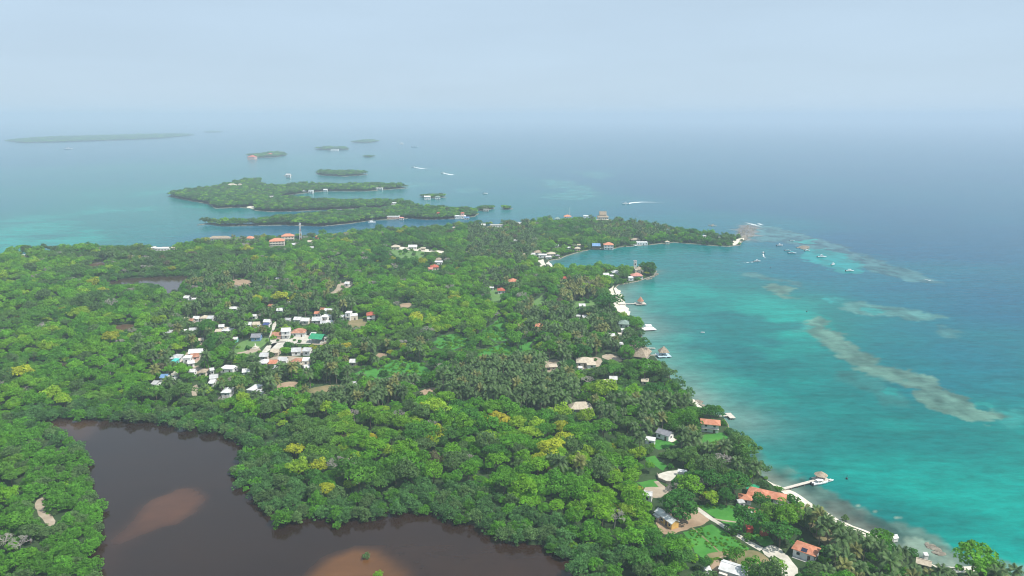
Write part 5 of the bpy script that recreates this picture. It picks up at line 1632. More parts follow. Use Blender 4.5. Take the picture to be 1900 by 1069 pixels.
# ---- trees that stand out one by one:  crown centre x, y, width px, species, colour, label
SPECIAL = [
 (1262,934,66,'dome','deep','huge dense dark domed tree beside the long shed'),
 (1259,897,28,'dome','deep','rounded clipped tree at the edge of the gravel court'),
 (1284,886,32,'dome','deep','second rounded tree right of the gravel court'),
 (1322,882,52,'umbrella','deep','broad dark umbrella tree above the green roof, left one'),
 (1364,890,54,'umbrella','deep','broad dark umbrella tree above the green roof, right one'),
 (1349,921,32,'broad','deep','leafy green tree left of the little orange pavilion'),
 (1321,922,26,'broad','lime','bright lime tree behind the triangular field'),
 (1307,924,18,'broad','dry','thin brownish tree left of the bright lime tree'),
 (1382,960,48,'broad','deep','bushy dark tree over the tiny red hut'),
 (1412,932,34,'broad','deep','dark tree in front of the joined orange roofs'),
 (1449,985,54,'broad','deep','large dark tree at the right corner of the triangular field'),
 (1414,966,36,'broad','mid','green tree right of the small cottage roof'),
 (1454,937,34,'bare','dry','leafless grey tree below the beach house'),
 (1444,907,18,'broad','mid','small round tree at the foot of the near jetty'),
 (1367,1029,30,'broad','mid','round tree alone on dry ground'),
 (1402,1055,46,'broad','mid','wide tree at the bottom edge right of the metal-roofed house'),
 (1443,1051,30,'broad','bright','round tree on the edge of the gravel turning place'),
 (1307,1045,26,'broad','deep','small dark tree left of the dry ground'),
 (1806,1040,74,'broad','fresh','broad flat-topped green shore tree at the bottom right'),
 (1634,1000,44,'broad','mid','feathery green shore tree beside the white tent'),
 (1474,946,14,'broad','yellow','small yellow-green tree by the beach palms'),
 (1568,962,14,'bush','olive','scrubby bush on the beach edge'),
 (923,777,36,'broad','gold','mustard yellow tree below the palm plantation'),
 (810,801,34,'broad','yellow','yellow-green tree left of the mustard tree'),
 (1021,828,44,'broad','yellow','largest yellow-green tree in the lower forest'),
 (1070,852,36,'broad','lime','yellow-green tree right of the largest yellow one'),
 (985,800,34,'broad','lime','lime tree above the largest yellow-green tree'),
 (942,806,20,'broad','lime','small lime tree under the mustard tree'),
 (1040,762,34,'broad','lime','lime tree left of the bleached long hut'),
 (958,788,30,'broad','lime','lime tree between the mustard tree and the largest yellow one'),
 (1046,812,30,'broad','yellow','yellow-green tree touching the largest yellow one on its upper right'),
 (1003,850,28,'broad','yellow','yellow-green tree touching the largest yellow one on its lower left'),
 (1092,838,26,'broad','lime','lime tree at the right end of the yellow cluster'),
 (1088,775,30,'broad','lime','lime tree just below the bleached long hut'),
 (1136,880,30,'broad','lime','lime tree below the palms right of the yellow cluster'),
 (1165,945,36,'broad','lime','bright lime tree left of the long shed'),
 (590,868,28,'broad','yellow','yellow-green tree above the mangrove point, right one'),
 (650,898,24,'broad','lime','lime tree right of the olive yellow tree by the mangroves'),
 (720,838,24,'broad','lime','lime tree below the small mustard tree'),
 (640,772,26,'broad','lime','lime tree below the dry bare ground south of the village'),
 (118,742,24,'broad','lime','lime tree in the woods above the lagoon corner'),
 (640,644,24,'broad','gold','golden tree glowing at the village edge'),
 (37,691,34,'broad','yellow','yellow-green tree in the left woods'),
 (549,832,30,'broad','yellow','yellow tree on the lagoon side of the lower forest'),
 (552,870,36,'broad','lime','lime tree near the mangrove point'),
 (607,908,26,'broad','yellow','olive yellow tree by the mangroves, lower one'),
 (690,810,20,'broad','gold','small mustard tree in the middle forest'),
 (914,453,10,'broad','gold','small golden tree below the headland woods'),
 (772,590,26,'broad','yellow','yellow-green tree by the dead brown trees in mid island'),
 (478,555,20,'broad','yellow','yellow tree above the village, left one'),
 (521,552,24,'broad','yellow','yellow tree above the village, right one'),
 (350,567,12,'broad','yellow','yellow tree below the pond house'),
 (356,631,11,'broad','gold','orange-yellow tree left of the tan hut'),
 (326,643,22,'broad','lime','pale lime tree at the west village edge'),
 (407,663,12,'broad','red','flame red tree in the southwest village'),
 (458,462,18,'broad','yellow','yellow-green tree below the north shore orange roof'),
 (268,727,26,'broad','yellow','yellow-green tree below the silvery roof'),
 (1122,720,44,'broad','lime','lime tree right of the palm plantation'),
 (968,660-22,20,'broad','deep','dark round tree at the corner of the centre field'),
 (1162,655,30,'dome','mid','round green tree beside the huge palapa'),
 (1197,679,46,'umbrella','mid','wide umbrella tree on the shore below the palapa'),
 (1205,498,26,'dome','deep','dark rounded tree at the peninsula tip'),
 (1080,655,34,'dome','deep','dark round tree above the long thatched hall'),
 (1057,676,26,'dome','deep','round tree left of the long thatched hall'),
 (1180,634,44,'umbrella','deep','dark shore tree above the huge palapa'),
 (1131,553,46,'umbrella','deep','dark broad tree behind the beach of the gazebo jetty'),
 (1182,590+10,30,'umbrella','mid','green shore tree above the white pontoon'),
 (1320,766,36,'umbrella','deep','spreading dark shore tree behind the tall white house'),
]
SPEC_POS = []


def cut_height(x, y):
    """how tall a plant may be here without hiding a building or open ground that shows in the view"""
    return 99.0


BLD_A = np.array(BLD)
CLEAR_BOX = [(c.min(0), c.max(0), c) for c in CLEAR]
WATERS = [np.array(LAGOON), np.array(POND), np.array(POOL1), np.array(POOL2)]


def caps(P, H, R, soft=1.0):
    """allowed heights for plants at P (N,2) wanting H (N) with crown radius R; -1 = not here"""
    cap = H.copy()
    dist = np.linalg.norm(P, axis=1)
    ux, uy = -P[:, 0] / dist, -P[:, 1] / dist              # towards the viewer, level
    tan = CAM_H / dist
    for x, y, hw, hd, bh in BLD_A:
        sel = np.where((np.abs(P[:, 0] - x) < hw + 60) & (np.abs(P[:, 1] - y) < hd + 60))[0]
        if not len(sel): continue
        dx, dy = P[sel, 0] - x, P[sel, 1] - y
        inb = (np.abs(dx) < hw + R[sel] * .45 + .8) & (np.abs(dy) < hd + R[sel] * .45 + .8)
        cap[sel[inb]] = -1
        L = math.hypot(x, y); vx, vy = -x / L, -y / L
        al = dx * vx + dy * vy; la_ = np.abs(dx * vy - dy * vx)
        fr = (al > 0) & (la_ < hw + R[sel] * .5) & (al < 60)
        hc = bh * .22 + (al - hd) * (CAM_H / L)
        k = sel[fr]
        cap[k] = np.minimum(cap[k], np.maximum(hc[fr] * soft, -1))
    for lo, hi, poly in CLEAR_BOX:
        sel = np.where((P[:, 0] > lo[0] - 60) & (P[:, 0] < hi[0] + 60) & (P[:, 1] > lo[1] - 60) & (P[:, 1] < hi[1] + 5))[0]
        if not len(sel): continue
        q = P[sel]
        cap[sel[sdf(q, poly) < R[sel] * .45]] = -1
        for frac in (.3, .6, .9):
            hgt = H[sel] * frac
            off = hgt / tan[sel]
            for lat in (-.6, 0, .6):
                g_ = q - np.stack([ux[sel], uy[sel]], 1) * off[:, None] + np.stack([-uy[sel], ux[sel]], 1) * (lat * R[sel])[:, None]
                i = inside(g_, poly)
                k = sel[i]; cap[k] = np.minimum(cap[k], hgt[i] * .8)
    return cap


def add(x, y, r, sp, tint, h=1.0):
    TREES.append([x, y, r, h, sp, tint]); put(x, y, r)


# individual trees
for (x, y, w, sp, colr, lb) in SPECIAL:
    zc = 6.0 if sp != 'bush' else 2.0
    p = at(x, y, LAND + zc * .9)
    s = FPX / depth_of(p)
    R = w / s / 2 * (1.12 if colr in ('gold', 'yellow', 'lime') else 1)
    zz = {'dome': .98, 'umbrella': 1.3, 'bush': .45}.get(sp, 1.24) * R
    p = at(x, y, LAND + zz)
    SPEC_POS.append((p.x, p.y, R, sp, colr, lb))
    put(p.x, p.y, R)
for t in T + V_:
    pass

# species zones, traced on the canopy
def zone(px, z=6): return np.array(wp(px, z))


Z_PLANT = zone([(775,722),(830,690),(880,668),(960,660),(1010,672),(1050,690),(1082,718),(1076,748),(1000,756),(930,748),(880,738),(820,742)])
Z_PALM = [(zone(p), d) for p, d in (
    ([(590,735),(640,715),(720,715),(780,725),(760,745),(660,755),(600,750)], .75),
    ([(960,560),(1050,570),(1150,590),(1175,640),(1130,655),(1000,665),(960,640)], .5),
    ([(1000,652),(1060,650),(1060,672),(1010,678)], .8),
    ([(870,420),(980,412),(1000,470),(960,490),(870,480)], .55),
    ([(1090,400),(1180,408),(1260,430),(1200,448),(1100,440)], .45),
    ([(380,440),(500,438),(480,455),(380,458)], .4),
    ([(360,490),(640,490),(660,620),(640,760),(480,760),(290,720),(240,640),(340,560)], .3),
    ([(640,640),(800,640),(780,720),(650,715)], .35),
    ([(1040,520),(1115,525),(1110,562),(1040,560)], .9),
    ([(890,505),(960,500),(970,545),(900,540)], .5),
    ([(1480,935),(1530,950),(1600,985),(1680,1020),(1760,1050),(1900,1069),(1900,1250),(1500,1250),(1490,1060),(1530,1010)], .75),
    ([(1465,985),(1500,975),(1540,1040),(1520,1069),(1480,1040)], .5),
    ([(1290,790),(1340,785),(1375,830),(1420,890),(1400,895),(1340,850),(1280,830)], .5),
    ([(1395,875),(1425,890),(1420,905),(1395,900)], .9),
    ([(1075,745),(1150,740),(1300,745),(1290,775),(1150,800),(1090,790)], .4),
    ([(1170,795),(1290,800),(1300,830),(1180,840)], .4),
    ([(1185,900),(1240,915),(1230,935),(1185,930)], .7),
    ([(1020,860),(1080,858),(1085,885),(1030,888)], .7),
    ([(170,470),(300,465),(300,490),(170,490)], .15))]
Z_YEL = zone([(1040,520),(1115,525),(1110,562),(1040,560)])
Z_BRIGHT = zone([(0,760),(180,850),(200,1069),(-100,1100),(-100,760)])
Z_FRESH = zone([(900,760),(1200,790),(1260,900),(1230,1069),(1080,1069),(980,900)])  # woods whose leaf tints run slightly lighter green
Z_DARKW = zone([(0,455),(600,430),(640,500),(200,620),(0,560)])

# candidate places over the main island
xs0, xs1, ys0, ys1 = -900, 620, 150, 1120
n_c = 130000
C = np.stack([rng.uniform(xs0, xs1, n_c), rng.uniform(ys0, ys1, n_c)], 1)
dep = C[:, 1] * math.cos(PITCH) + CAM_H * math.sin(PITCH)
pxx = 950 + FPX * C[:, 0] / dep
okm = (np.abs(C[:, 0]) < .70 * dep + 45) & (C[:, 1] > 178)
C = C[okm]
main_np = np.array(main_poly)
sd_land = sdf(C, main_np)
C, sd_land = C[sd_land < -1.0], sd_land[sd_land < -1.0]
sd_w = np.min([sdf(C, w) for w in WATERS], axis=0)
C, sd_land, sd_w = C[sd_w > .5], sd_land[sd_w > .5], sd_w[sd_w > .5]
n = len(C)
palm_p = np.zeros(n)
palm_p[inside(C, Z_PLANT)] = .97
for z_, d_ in Z_PALM: palm_p[inside(C, z_)] = np.maximum(palm_p[inside(C, z_)], d_)
rr = rng.random(n)
is_palm = rr < palm_p
sd_lag = sdf(C, WATERS[0]); sd_pond = sdf(C, WATERS[1])
mang = ~is_palm & ((sd_lag < 16 + 12 * fbm(C, 40, 9)) | (sd_pond < 14) | ((sd_land > -9) & (rng.random(n) < .5)) | ((C[:, 0] < -95) & (C[:, 1] < 330) & (rng.random(n) < .45)))
tone = fbm(C, 70, 21, 4); tone2 = fbm(C, 22, 55, 3); hue = fbm(C, 55, 123, 4)
R0 = np.where(mang, rng.uniform(2.4, 4.2, n), np.where(is_palm, rng.uniform(1.7, 2.1, n), (1.9 + 4.0 * rng.random(n) ** 1.5) * (.78 + .44 * fbm(C, 50, 3))))
shore_low = np.clip(.55 + (-sd_land) / 30, 0, 1)
H0 = np.where(is_palm, rng.uniform(7, 11.5, n), np.where(mang, R0 * 1.5, R0 * 1.98)) * np.where(mang, 1, shore_low)
inb_b, inb_s = inside(C, Z_BRIGHT), inside(C, Z_FRESH)
yelz = inside(C, Z_YEL)
dens = fbm(C, 45, 91)
plant = inside(C, Z_PLANT)
cap = caps(C, H0, R0, 1.0)
order = rng.permutation(n)
cnt = {}
U = rng.random((n, 4))
for i in order:
    if cap[i] < 1.6: continue
    x, y = C[i]; r = R0[i]; h = H0[i]
    if is_palm[i]:
        if cap[i] < h * .55: continue
        k = .95 if plant[i] else .8
        if not near_ok(x, y, r, k * .9): continue
        base = np.array(GREEN['palm_yellow' if yelz[i] and U[i, 0] < .7 else 'palm'])
        if U[i, 1] < .12: base = np.array(GREEN['palm_yellow']) * .85
        t = base * (.8 + .45 * U[i, 2])
        TREES.append([x, y, 1.0 * min(1.15, max(.7, h / 9.5)), min(h, max(cap[i], 5)) / 9.5, 'palm', t]); put(x, y, r * .95)
        continue
    f = min(1.0, cap[i] / h)
    if f < .28 and U[i, 3] < .5: continue
    r2 = r * (.55 + .45 * f) if f < 1 else r
    if not near_ok(x, y, r2, .50): continue
    if mang[i]:
        sp = 'mangrove'; base = np.array(GREEN['mangrove']) * (.75 + .5 * U[i, 0])
        if U[i, 1] < .18: base = np.array(GREEN['olive']) * (.8 + .5 * U[i, 2])
        elif U[i, 1] < .4 or inb_b[i]: base = np.array(GREEN['mid']) * (.7 + .5 * U[i, 2])
    else:
        sp = 'umbrella' if U[i, 0] < .22 else 'broad'
        v = tone[i] * .6 + tone2[i] * .4 + (U[i, 1] - .5) * .30 + (.08 if inb_b[i] else 0) + (.05 if inb_s[i] else 0)
        kx = np.interp(v, [.30, .44, .56, .70], [0, 1, 2, 3])
        tri = [np.array(GREEN[g_]) for g_ in ('deep', 'mid', 'fresh', 'bright')]
        k0 = min(2, int(kx)); base = tri[k0] * (1 - (kx - k0)) + tri[k0 + 1] * (kx - k0)
        ol = np.clip((hue[i] - .52) * 5, 0, .8); base = base * (1 - ol) + np.array(GREEN['olive']) * ol
        q = U[i, 2]
        if q < .010: base = np.array(GREEN['yellow']) * .8
        elif q < .04: base = np.array(GREEN['lime'])
        elif q < .13: base = np.array(GREEN['olive'])
        elif q < .150: sp = 'bare'; r2 = max(r2, 3.6)
        elif q < .157: base = np.array(GREEN['dry'])
        base = base * (.86 + .28 * U[i, 3])
    if f < .5: sp = 'bush'
    add(x, y, r2, sp, base, f)
print('main trees', len(TREES))

# low bushes in fields, round houses and under the palms
nb = 45000
Cb = np.stack([rng.uniform(xs0, xs1, nb), rng.uniform(ys0, ys1, nb)], 1)
depb = Cb[:, 1] * math.cos(PITCH) + CAM_H * math.sin(PITCH)
Cb = Cb[(np.abs(Cb[:, 0]) < .70 * depb + 30) & (Cb[:, 1] > 180) & inside(Cb, main_np)]
Cb = Cb[np.min([sdf(Cb, w) for w in WATERS], axis=0) > .3]
Hb = rng.uniform(1.0, 3.6, len(Cb)) ; Rb = Hb * rng.uniform(.6, .95, len(Cb))
FIELD = [c for c in CLEAR if np.ptp(c[:, 0]) > 18]
capb = caps(Cb, Hb, Rb)
infield = np.zeros(len(Cb), bool)
for c in FIELD: infield |= inside(Cb, c)
BUSH = []
for i in range(len(Cb)):
    ok = capb[i] > .8 or (infield[i] and rnd.random() < .22 and Cb[i, 1] > 420)
    if ok and near_ok(Cb[i, 0], Cb[i, 1], Rb[i], .55):
        base = np.array(GREEN[rnd.choice(('mid', 'bright', 'deep', 'olive', 'mid'))]) * rnd.uniform(.75, 1.2)
        BUSH.append([Cb[i, 0], Cb[i, 1], Rb[i], 1.0, 'bush', base]); put(Cb[i, 0], Cb[i, 1], Rb[i])
print('bushes', len(BUSH))

# rank grass and weeds that roughen the open fields
TUFT = []
for c in FIELD:
    lo, hi = c.min(0), c.max(0)
    ar = (hi[0] - lo[0]) * (hi[1] - lo[1]); dd = np.linalg.norm(c.mean(0))
    if c is PONDS[0] or dd > 620: continue
    m = int(ar * .35 * (300 / dd))
    P = np.stack([rng.uniform(lo[0], hi[0], m), rng.uniform(lo[1], hi[1], m)], 1)
    P = P[inside(P, c)]
    dn = fbm(P, 9, 7)
    for q, v in zip(P, dn):
        if v < .47: continue
        rr_ = rnd.uniform(.3, .9) * dd / 330
        TUFT.append([q[0], q[1], rr_, rnd.uniform(.5, 1.0), 'bush', np.array(GREEN[rnd.choice(('mid', 'fresh', 'bright'))]) * rnd.uniform(.8, 1.1)])
GRASSY = [np.array(wp(px_)) for px_ in ([(1292,938),(1330,936),(1362,938),(1395,955),(1422,985),(1437,1008),(1420,1014),(1372,985),(1330,963)], [(1268,988),(1322,972),(1392,1018),(1378,1030),(1345,1042),(1318,1046),(1290,1025)],
    [(803,634),(820,622),(850,618),(868,630),(862,642),(835,650),(808,646)], [(898,612),(915,602),(930,588),(940,597),(936,615),(942,632),(920,634),(905,625)], [(885,652),(920,642),(940,636),(948,648),(954,660),(925,664),(890,662)],
    [(655,693),(685,680),(700,688),(730,668),(785,674),(798,690),(770,703),(740,696),(690,706)], [(1302,808),(1342,803),(1352,814),(1325,824),(1300,820)], [(1205,818),(1255,815),(1262,822),(1220,835)], [(1180,895),(1215,890),(1232,903),(1200,908)])]
TP = np.array([[t[0], t[1]] for t in TUFT])
okt = np.zeros(len(TP), bool)
for c in GRASSY: okt |= inside(TP, c)
okt &= np.all([(np.abs(TP[:, 0] - b[0]) > b[2] + .5) | (np.abs(TP[:, 1] - b[1]) > b[3] + .5) for b in BLD_A], axis=0)
TUFT = [t for t, k_ in zip(TUFT, okt) if k_]
print('tufts', len(TUFT))

# other islands
ITREES = []
for k, poly in ISL.items():
    if k in ('reef_rock', 'house_rock'): continue
    W = np.array(poly)
    d = np.linalg.norm(W.mean(0))
    sp_ = max(4.6, d / 330)
    lo, hi = W.min(0), W.max(0)
    m = int((hi[0]-lo[0]) * (hi[1]-lo[1]) / sp_**2 * 1.25)
    P = np.stack([rng.uniform(lo[0], hi[0], m), rng.uniform(lo[1], hi[1], m)], 1)
    P = P[sdf(P, W) < -sp_ * .25]
    rad = rng.uniform(.75, 1.5, len(P)) * sp_ * .95
    hgt = np.minimum(rad * 1.7, rng.uniform(6, 10.5, len(P)))
    cp_ = caps(P, hgt, np.minimum(rad, 6), 1.0)
    low = {'strip_island': .9, 'mangrove_islet': .55, 'moored_islet': .55, 'dark_islet': .6, 'far_dot_islet': .5}.get(k, 1.0)
    for i in range(len(P)):
        if cp_[i] < 1.5: continue
        t = np.array(GREEN[rnd.choice(('mid', 'deep', 'mangrove', 'mid', 'mangrove', 'bright', 'olive'))]) * rnd.uniform(.75, 1.15)
        hz = min(hgt[i], cp_[i]) * low
        ITREES.append([P[i, 0], P[i, 1], rad[i], hz / (rad[i] * 1.84), 'light', t])
print('island trees', len(ITREES))


# ------------------------------------------------------------------ trees as things (the largest in view) and the woods beyond as stuff
def size_of(t): return t[2] / math.hypot(t[0], t[1])


def in_frame(t):
    p = Vector((t[0], t[1], LAND + 4)); z = depth_of(p)
    a, b = topx(p)
    return 0 < a < 1900 and b < 1075


def plant_tree(name, x, y, sx, sz, sp, tint, label, cat, group, k, rot):
    r = empty(name, (x, y, LAND), rot)
    r.scale = (sx, sx, sz)
    tag(r, label, cat, group)
    if sp == 'palm':
        tr, cr, nu = PALM_M[k % len(PALM_M)]
        child('trunk', tr, r); c = child('crown', cr, r); child('coconuts', nu, r)
    else:
        child('trunk', TRUNK[sp][k % len(TRUNK[sp])], r); c = child('crown', CROWN[sp][k % len(CROWN[sp])], r)
    c['tint'] = [float(v) for v in tint]
    return r


def bare_tree(x, y, R, label):
    g = random.Random(5)
    r = empty('bare_tree', (x, y, LAND)); tag(r, label, 'tree')
    MB().tube([(0, 0, -.2), (.2, 0, 2.5), (.3, .1, 3.4)], [.3, .22, .18], 6).build('trunk', M['deadwood'], r)
    m = MB()
    def grow(p, d, L, rad, n):
        e = p + d * L
        m.tube([p, e], [rad, rad * .6], 4)
        if n:
            for _ in range(4):
                d2 = (d + Vector((g.gauss(0, .6), g.gauss(0, .6), g.gauss(.05, .35)))).normalized()
                grow(e, d2, L * .68, rad * .62, n - 1)
    for k in range(6):
        a = k * 1.05
        grow(Vector((.3, .1, 3.2)), Vector((math.cos(a) * .9, math.sin(a) * .9, .55)).normalized(), R * .42, .13, 3)
    m.build('branches', M['deadwood'], r)


for i, (x, y, R, sp, colr, lb) in enumerate(SPEC_POS):
    if sp == 'bare': bare_tree(x, y, R, lb); continue
    nm = 'bush' if sp == 'bush' else 'domed_tree' if sp == 'dome' else 'umbrella_tree' if sp == 'umbrella' else 'flame_tree' if colr == 'red' else 'yellow_tree' if colr in ('gold', 'yellow', 'lime') else 'broadleaf_tree'
    s = R / (5.4 if sp == 'umbrella' else 5.0)
    plant_tree(nm, x, y, s, s * rnd.uniform(.85, 1.1), sp, np.array(GREEN[colr]) * rnd.uniform(.9, 1.1), lb, 'bush' if sp == 'bush' else 'tree', None, i, rnd.uniform(0, 6.28))

REG = [  # px zones on the canopy used to tell the trees apart by where they grow
 ('in the palm plantation', Z_PLANT),
 ('along the near white beach', zone([(1480,930),(1560,965),(1640,1005),(1700,1030),(1700,1200),(1560,1200),(1530,1010)])),
 ('at the bottom right corner by the broad shore tree', zone([(1700,1030),(1950,1060),(1950,1250),(1700,1250)])),
 ('on the mangrove point in the lagoon', zone([(400,800),(520,800),(640,900),(640,1000),(500,1000),(420,900)])),
 ('along the upper lagoon shore', zone([(60,740),(430,760),(470,850),(300,810),(60,800)])),
 ('around the yellow tree cluster', zone([(900,760),(1110,760),(1130,880),(930,880)])),
 ('left of the long shed', zone([(1130,880),(1235,880),(1235,1100),(1130,1100)])),
 ('behind the near jetty and orange roofs', zone([(1270,840),(1430,870),(1450,930),(1300,930)])),
 ('beside the resort yard and huge palapa', zone([(1000,640),(1240,640),(1260,720),(1000,710)])),
 ('in the village', zone([(290,540),(690,540),(690,735),(290,735)])),
 ('below the eastern beach lawn', zone([(960,550),(1190,550),(1200,640),(960,640)])),
 ('on the bank left of the lagoon', zone([(-200,740),(140,790),(215,960),(190,1100),(-200,1100)])),
 ('in the lower forest right of the lagoon', zone([(1040,850),(1230,830),(1260,1100),(1040,1100)])),
 ('round the green fields and houses at the lower right', zone([(1230,830),(1500,830),(1950,1020),(1950,1200),(1250,1200)])),
 ('on the slope behind the point', zone([(1080,690),(1420,690),(1420,860),(1080,850)])),
 ('in the forest above the lagoon', zone([(420,745),(1080,745),(1080,1000),(760,1000),(440,900)])),
 ('in the woods between village and lagoon', zone([(-200,560),(430,560),(640,760),(430,830),(-200,790)]))]


def bare_mesh():
    g = random.Random(9); m = MB()
    m.tube([(0, 0, -.2), (.2, 0, 3.5), (.3, .1, 5.0)], [.3, .22, .18], 5)
    def grow(p, d, L, rad, n):
        e = p + d * L; m.tube([p, e], [rad, rad * .6], 3)
        if n:
            for _ in range(4): grow(e, (d + Vector((g.gauss(0, .6), g.gauss(0, .6), g.gauss(.1, .35)))).normalized(), L * .68, rad * .66, n - 1)
    for k in range(6): grow(Vector((.3, .1, 4.8)), Vector((math.cos(k * 1.05) * .9, math.sin(k * 1.05) * .9, .6)).normalized(), 2.2, .16, 3)
    return m.mesh('bare_tree', M['deadwood'])


FULL['bare'] = [bare_mesh()]


def region(t):
    for nm, z_ in REG:
        if inside([(t[0], t[1])], z_)[0]: return nm
    return 'in the middle of the island'


IND = {}
for key, sps, lim in (('tree', ('broad', 'umbrella'), 250), ('mangrove', ('mangrove',), 130), ('palm', ('palm',), 260)):
    cand = sorted([t for t in TREES if t[4] in sps and in_frame(t)], key=lambda t: -size_of(t) * (1 if key != 'palm' else 1))
    for t in cand[:lim]:
        IND[id(t)] = key
rest = {'forest': [], 'mangrove_thicket': [], 'palm_grove': [], 'undergrowth': list(BUSH), 'island_woods': ITREES}


def tone_word(t):
    r_, g_, b_ = t
    if r_ > .11 and r_ / g_ > .75: return 'yellowish'
    if r_ > .095 and r_ / g_ > .42: return 'olive green'
    if g_ > .30: return 'bright green'
    if g_ < .20: return 'dark green'
    return 'mid green'


def size_word(r): return 'large' if r > 4.6 else 'small' if r < 3.2 else 'medium'


def palm_word(h, t): return ('tall' if h > 1.04 else 'short' if h < .86 else 'medium-high') + (' yellowed' if t[0] / t[1] > .7 else ' grey-green')


for k, t in enumerate(TREES):
    x, y, r, h, sp, tint = t
    key = IND.get(id(t))
    rot = rnd.uniform(0, 6.28)
    if key == 'palm':
        plant_tree('coconut_palm', x, y, r, h, 'palm', tint, '%s coconut palm %s' % (palm_word(h, tint), region(t)), 'palm', '%s coconut palms %s' % (palm_word(h, tint), region(t)), k, rot)
    elif key == 'mangrove':
        plant_tree('mangrove_tree', x, y, r / 5, r / 5 * rnd.uniform(.95, 1.2), 'mangrove', tint, '%s %s bushy mangrove %s' % (size_word(r + .8), tone_word(tint), region(t)), 'mangrove', '%s %s mangroves %s' % (size_word(r + .8), tone_word(tint), region(t)), k, rot)
    elif key == 'tree':
        kind = 'flat-topped' if sp == 'umbrella' else 'round-crowned'
        plant_tree('umbrella_tree' if sp == 'umbrella' else 'broadleaf_tree', x, y, r / 5, r / 5 * rnd.uniform(.9, 1.1) * max(h, .5), sp, tint, '%s %s %s tree %s' % (size_word(r), tone_word(tint), kind, region(t)), 'tree',
                   '%s %s %s trees %s' % (size_word(r), tone_word(tint), kind, region(t)), k, rot)
    else:
        rest['palm_grove' if sp == 'palm' else 'mangrove_thicket' if sp == 'mangrove' else 'undergrowth' if sp == 'bush' else 'forest'].append(t)


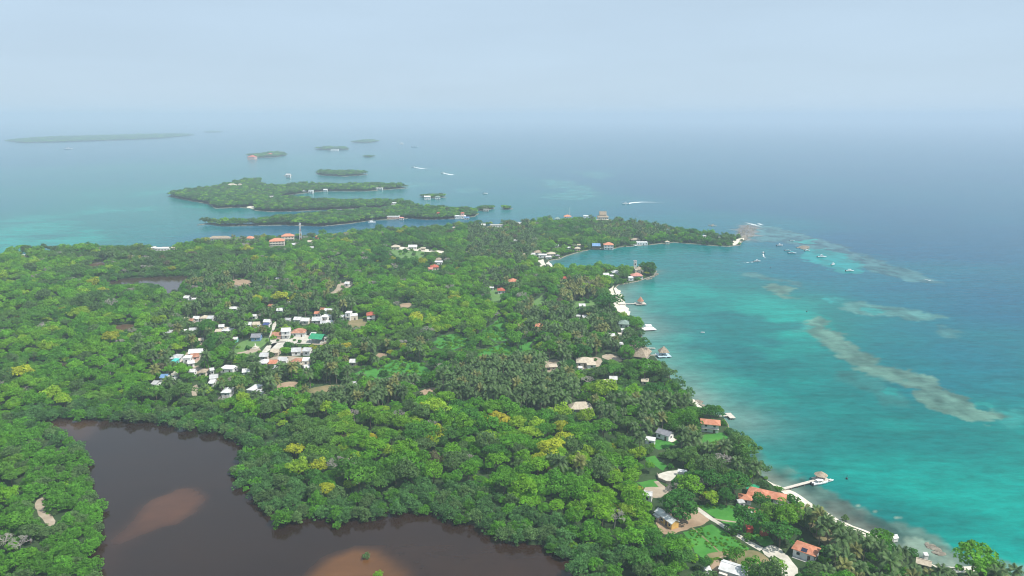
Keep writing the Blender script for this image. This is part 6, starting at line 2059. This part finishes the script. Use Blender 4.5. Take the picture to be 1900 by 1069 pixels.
def scatter(name, items, sources, label, cat, palm=False):
    """one object: points that carry size, turn and tint, with plants instanced on them"""
    colx = bpy.data.collections.new(name + '_sources')
    keys = []
    for key, meshes in sources:
        for k, me in enumerate(meshes):
            o = bpy.data.objects.new('%02d_%s' % (len(keys), key), me); colx.objects.link(o); keys.append(key)
    n = len(items)
    me = bpy.data.meshes.new(name); me.vertices.add(n)
    co = np.array([[t[0], t[1], LAND] for t in items], np.float32); me.vertices.foreach_set('co', co.ravel())
    scl, rot, idx, tin = [], [], [], []
    for t in items:
        if palm: s, z = t[2], t[3]
        else:
            s = t[2] / (5.4 if t[4] == 'umbrella' else 5.0); z = s * rnd.uniform(.88, 1.14) * max(t[3], .42)
            if t[4] == 'light': z = s * t[3] * rnd.uniform(.85, 1.2)
        scl.append((s, s * rnd.uniform(.88, 1.12), z)); rot.append((0, 0, rnd.uniform(0, 6.28)))
        opts = [i for i, k in enumerate(keys) if k == t[4]]
        idx.append(rnd.choice(opts)); tin.append(tuple(t[5]))
    for nm, ty, arr, fld in (('scl', 'FLOAT_VECTOR', scl, 'vector'), ('rot', 'FLOAT_VECTOR', rot, 'vector'), ('tint', 'FLOAT_VECTOR', tin, 'vector')):
        a = me.attributes.new(nm, ty, 'POINT'); a.data.foreach_set(fld, np.array(arr, np.float32).ravel())
    a = me.attributes.new('idx', 'INT', 'POINT'); a.data.foreach_set('value', np.array(idx, np.int32))
    o = link(bpy.data.objects.new(name, me))
    ng = bpy.data.node_groups.new(name, 'GeometryNodeTree')
    ng.interface.new_socket('Geometry', in_out='INPUT', socket_type='NodeSocketGeometry')
    ng.interface.new_socket('Geometry', in_out='OUTPUT', socket_type='NodeSocketGeometry')
    nn, ll = ng.nodes, ng.links
    gi, go = nn.new('NodeGroupInput'), nn.new('NodeGroupOutput')
    ci = nn.new('GeometryNodeCollectionInfo'); ci.inputs['Collection'].default_value = colx
    ci.inputs['Separate Children'].default_value = True; ci.inputs['Reset Children'].default_value = True
    ip = nn.new('GeometryNodeInstanceOnPoints'); ip.inputs['Pick Instance'].default_value = True
    def attr(nm, ty):
        q = nn.new('GeometryNodeInputNamedAttribute'); q.data_type = ty; q.inputs['Name'].default_value = nm
        return q.outputs['Attribute']
    e = nn.new('FunctionNodeEulerToRotation')
    ll.new(attr('rot', 'FLOAT_VECTOR'), e.inputs[0])
    ll.new(gi.outputs[0], ip.inputs['Points']); ll.new(ci.outputs[0], ip.inputs['Instance'])
    ll.new(attr('idx', 'INT'), ip.inputs['Instance Index']); ll.new(e.outputs[0], ip.inputs['Rotation']); ll.new(attr('scl', 'FLOAT_VECTOR'), ip.inputs['Scale'])
    ll.new(ip.outputs[0], go.inputs[0])
    md = o.modifiers.new('plants', 'NODES'); md.node_group = ng
    return tag(o, label, cat, None, 'stuff')


scatter('forest', rest['forest'], [('broad', FULL['broad']), ('umbrella', FULL['umbrella']), ('bare', FULL['bare'])], 'dense broadleaf forest covering the island beyond the nearer trees', 'forest')
scatter('mangrove_thicket', rest['mangrove_thicket'], [('mangrove', FULL['mangrove'])], 'mangrove thicket along the farther shores', 'mangroves')
scatter('palm_grove', rest['palm_grove'], [('palm', PALM_FULL)], 'coconut palms of the plantation, village and far shore', 'palm grove', True)
scatter('undergrowth', rest['undergrowth'], [('bush', FULL['bush'])], 'low bushes filling the gaps between trees and houses', 'bushes')
scatter('field_weeds', TUFT, [('bush', FULL['bush'])], 'rank weeds and grass tufts roughening the green fields', 'weeds')
scatter('island_woods', rest['island_woods'], [('light', FULL['light'])], 'woods covering the islands beyond the channel', 'woods')
print({k: len(v) for k, v in rest.items()})

# mangrove islets in the lagoon
for (x, y, w, colr, lb) in ((679, 1033, 15, 'olive', 'lone grey green mangrove bush standing in the lagoon'), (703, 1069, 18, 'bright', 'green mangrove clump at the bottom edge in the lagoon'), (624, 977, 17, 'mid', 'round mangrove bush just off the lagoon bank')):
    p = at(x, y + 3); s = FPX / depth_of(p); R = w / s / 2
    plant_tree('mangrove_bush', p.x, p.y, R / 5, R / 5, 'mangrove', GREEN[colr], lb, 'mangrove', None, x, 1.0)

# ------------------------------------------------------------------ haze
m, nt, out = new_mat('haze')
pv = N(nt, 'ShaderNodeVolumePrincipled')
pv.inputs['Color'].default_value = (.61, .725, .835, 1)
pv.inputs['Density'].default_value = 2.05e-4
pv.inputs['Anisotropy'].default_value = 0.0
nt.links.new(pv.outputs[0], out.inputs['Volume'])
hz = MB().box(-20500, 20500, -4500, 20500, -2.5, CAM_H + 45).build('haze', m)
tag(hz, 'pale blue haze over the sea', 'haze', None, 'stuff')
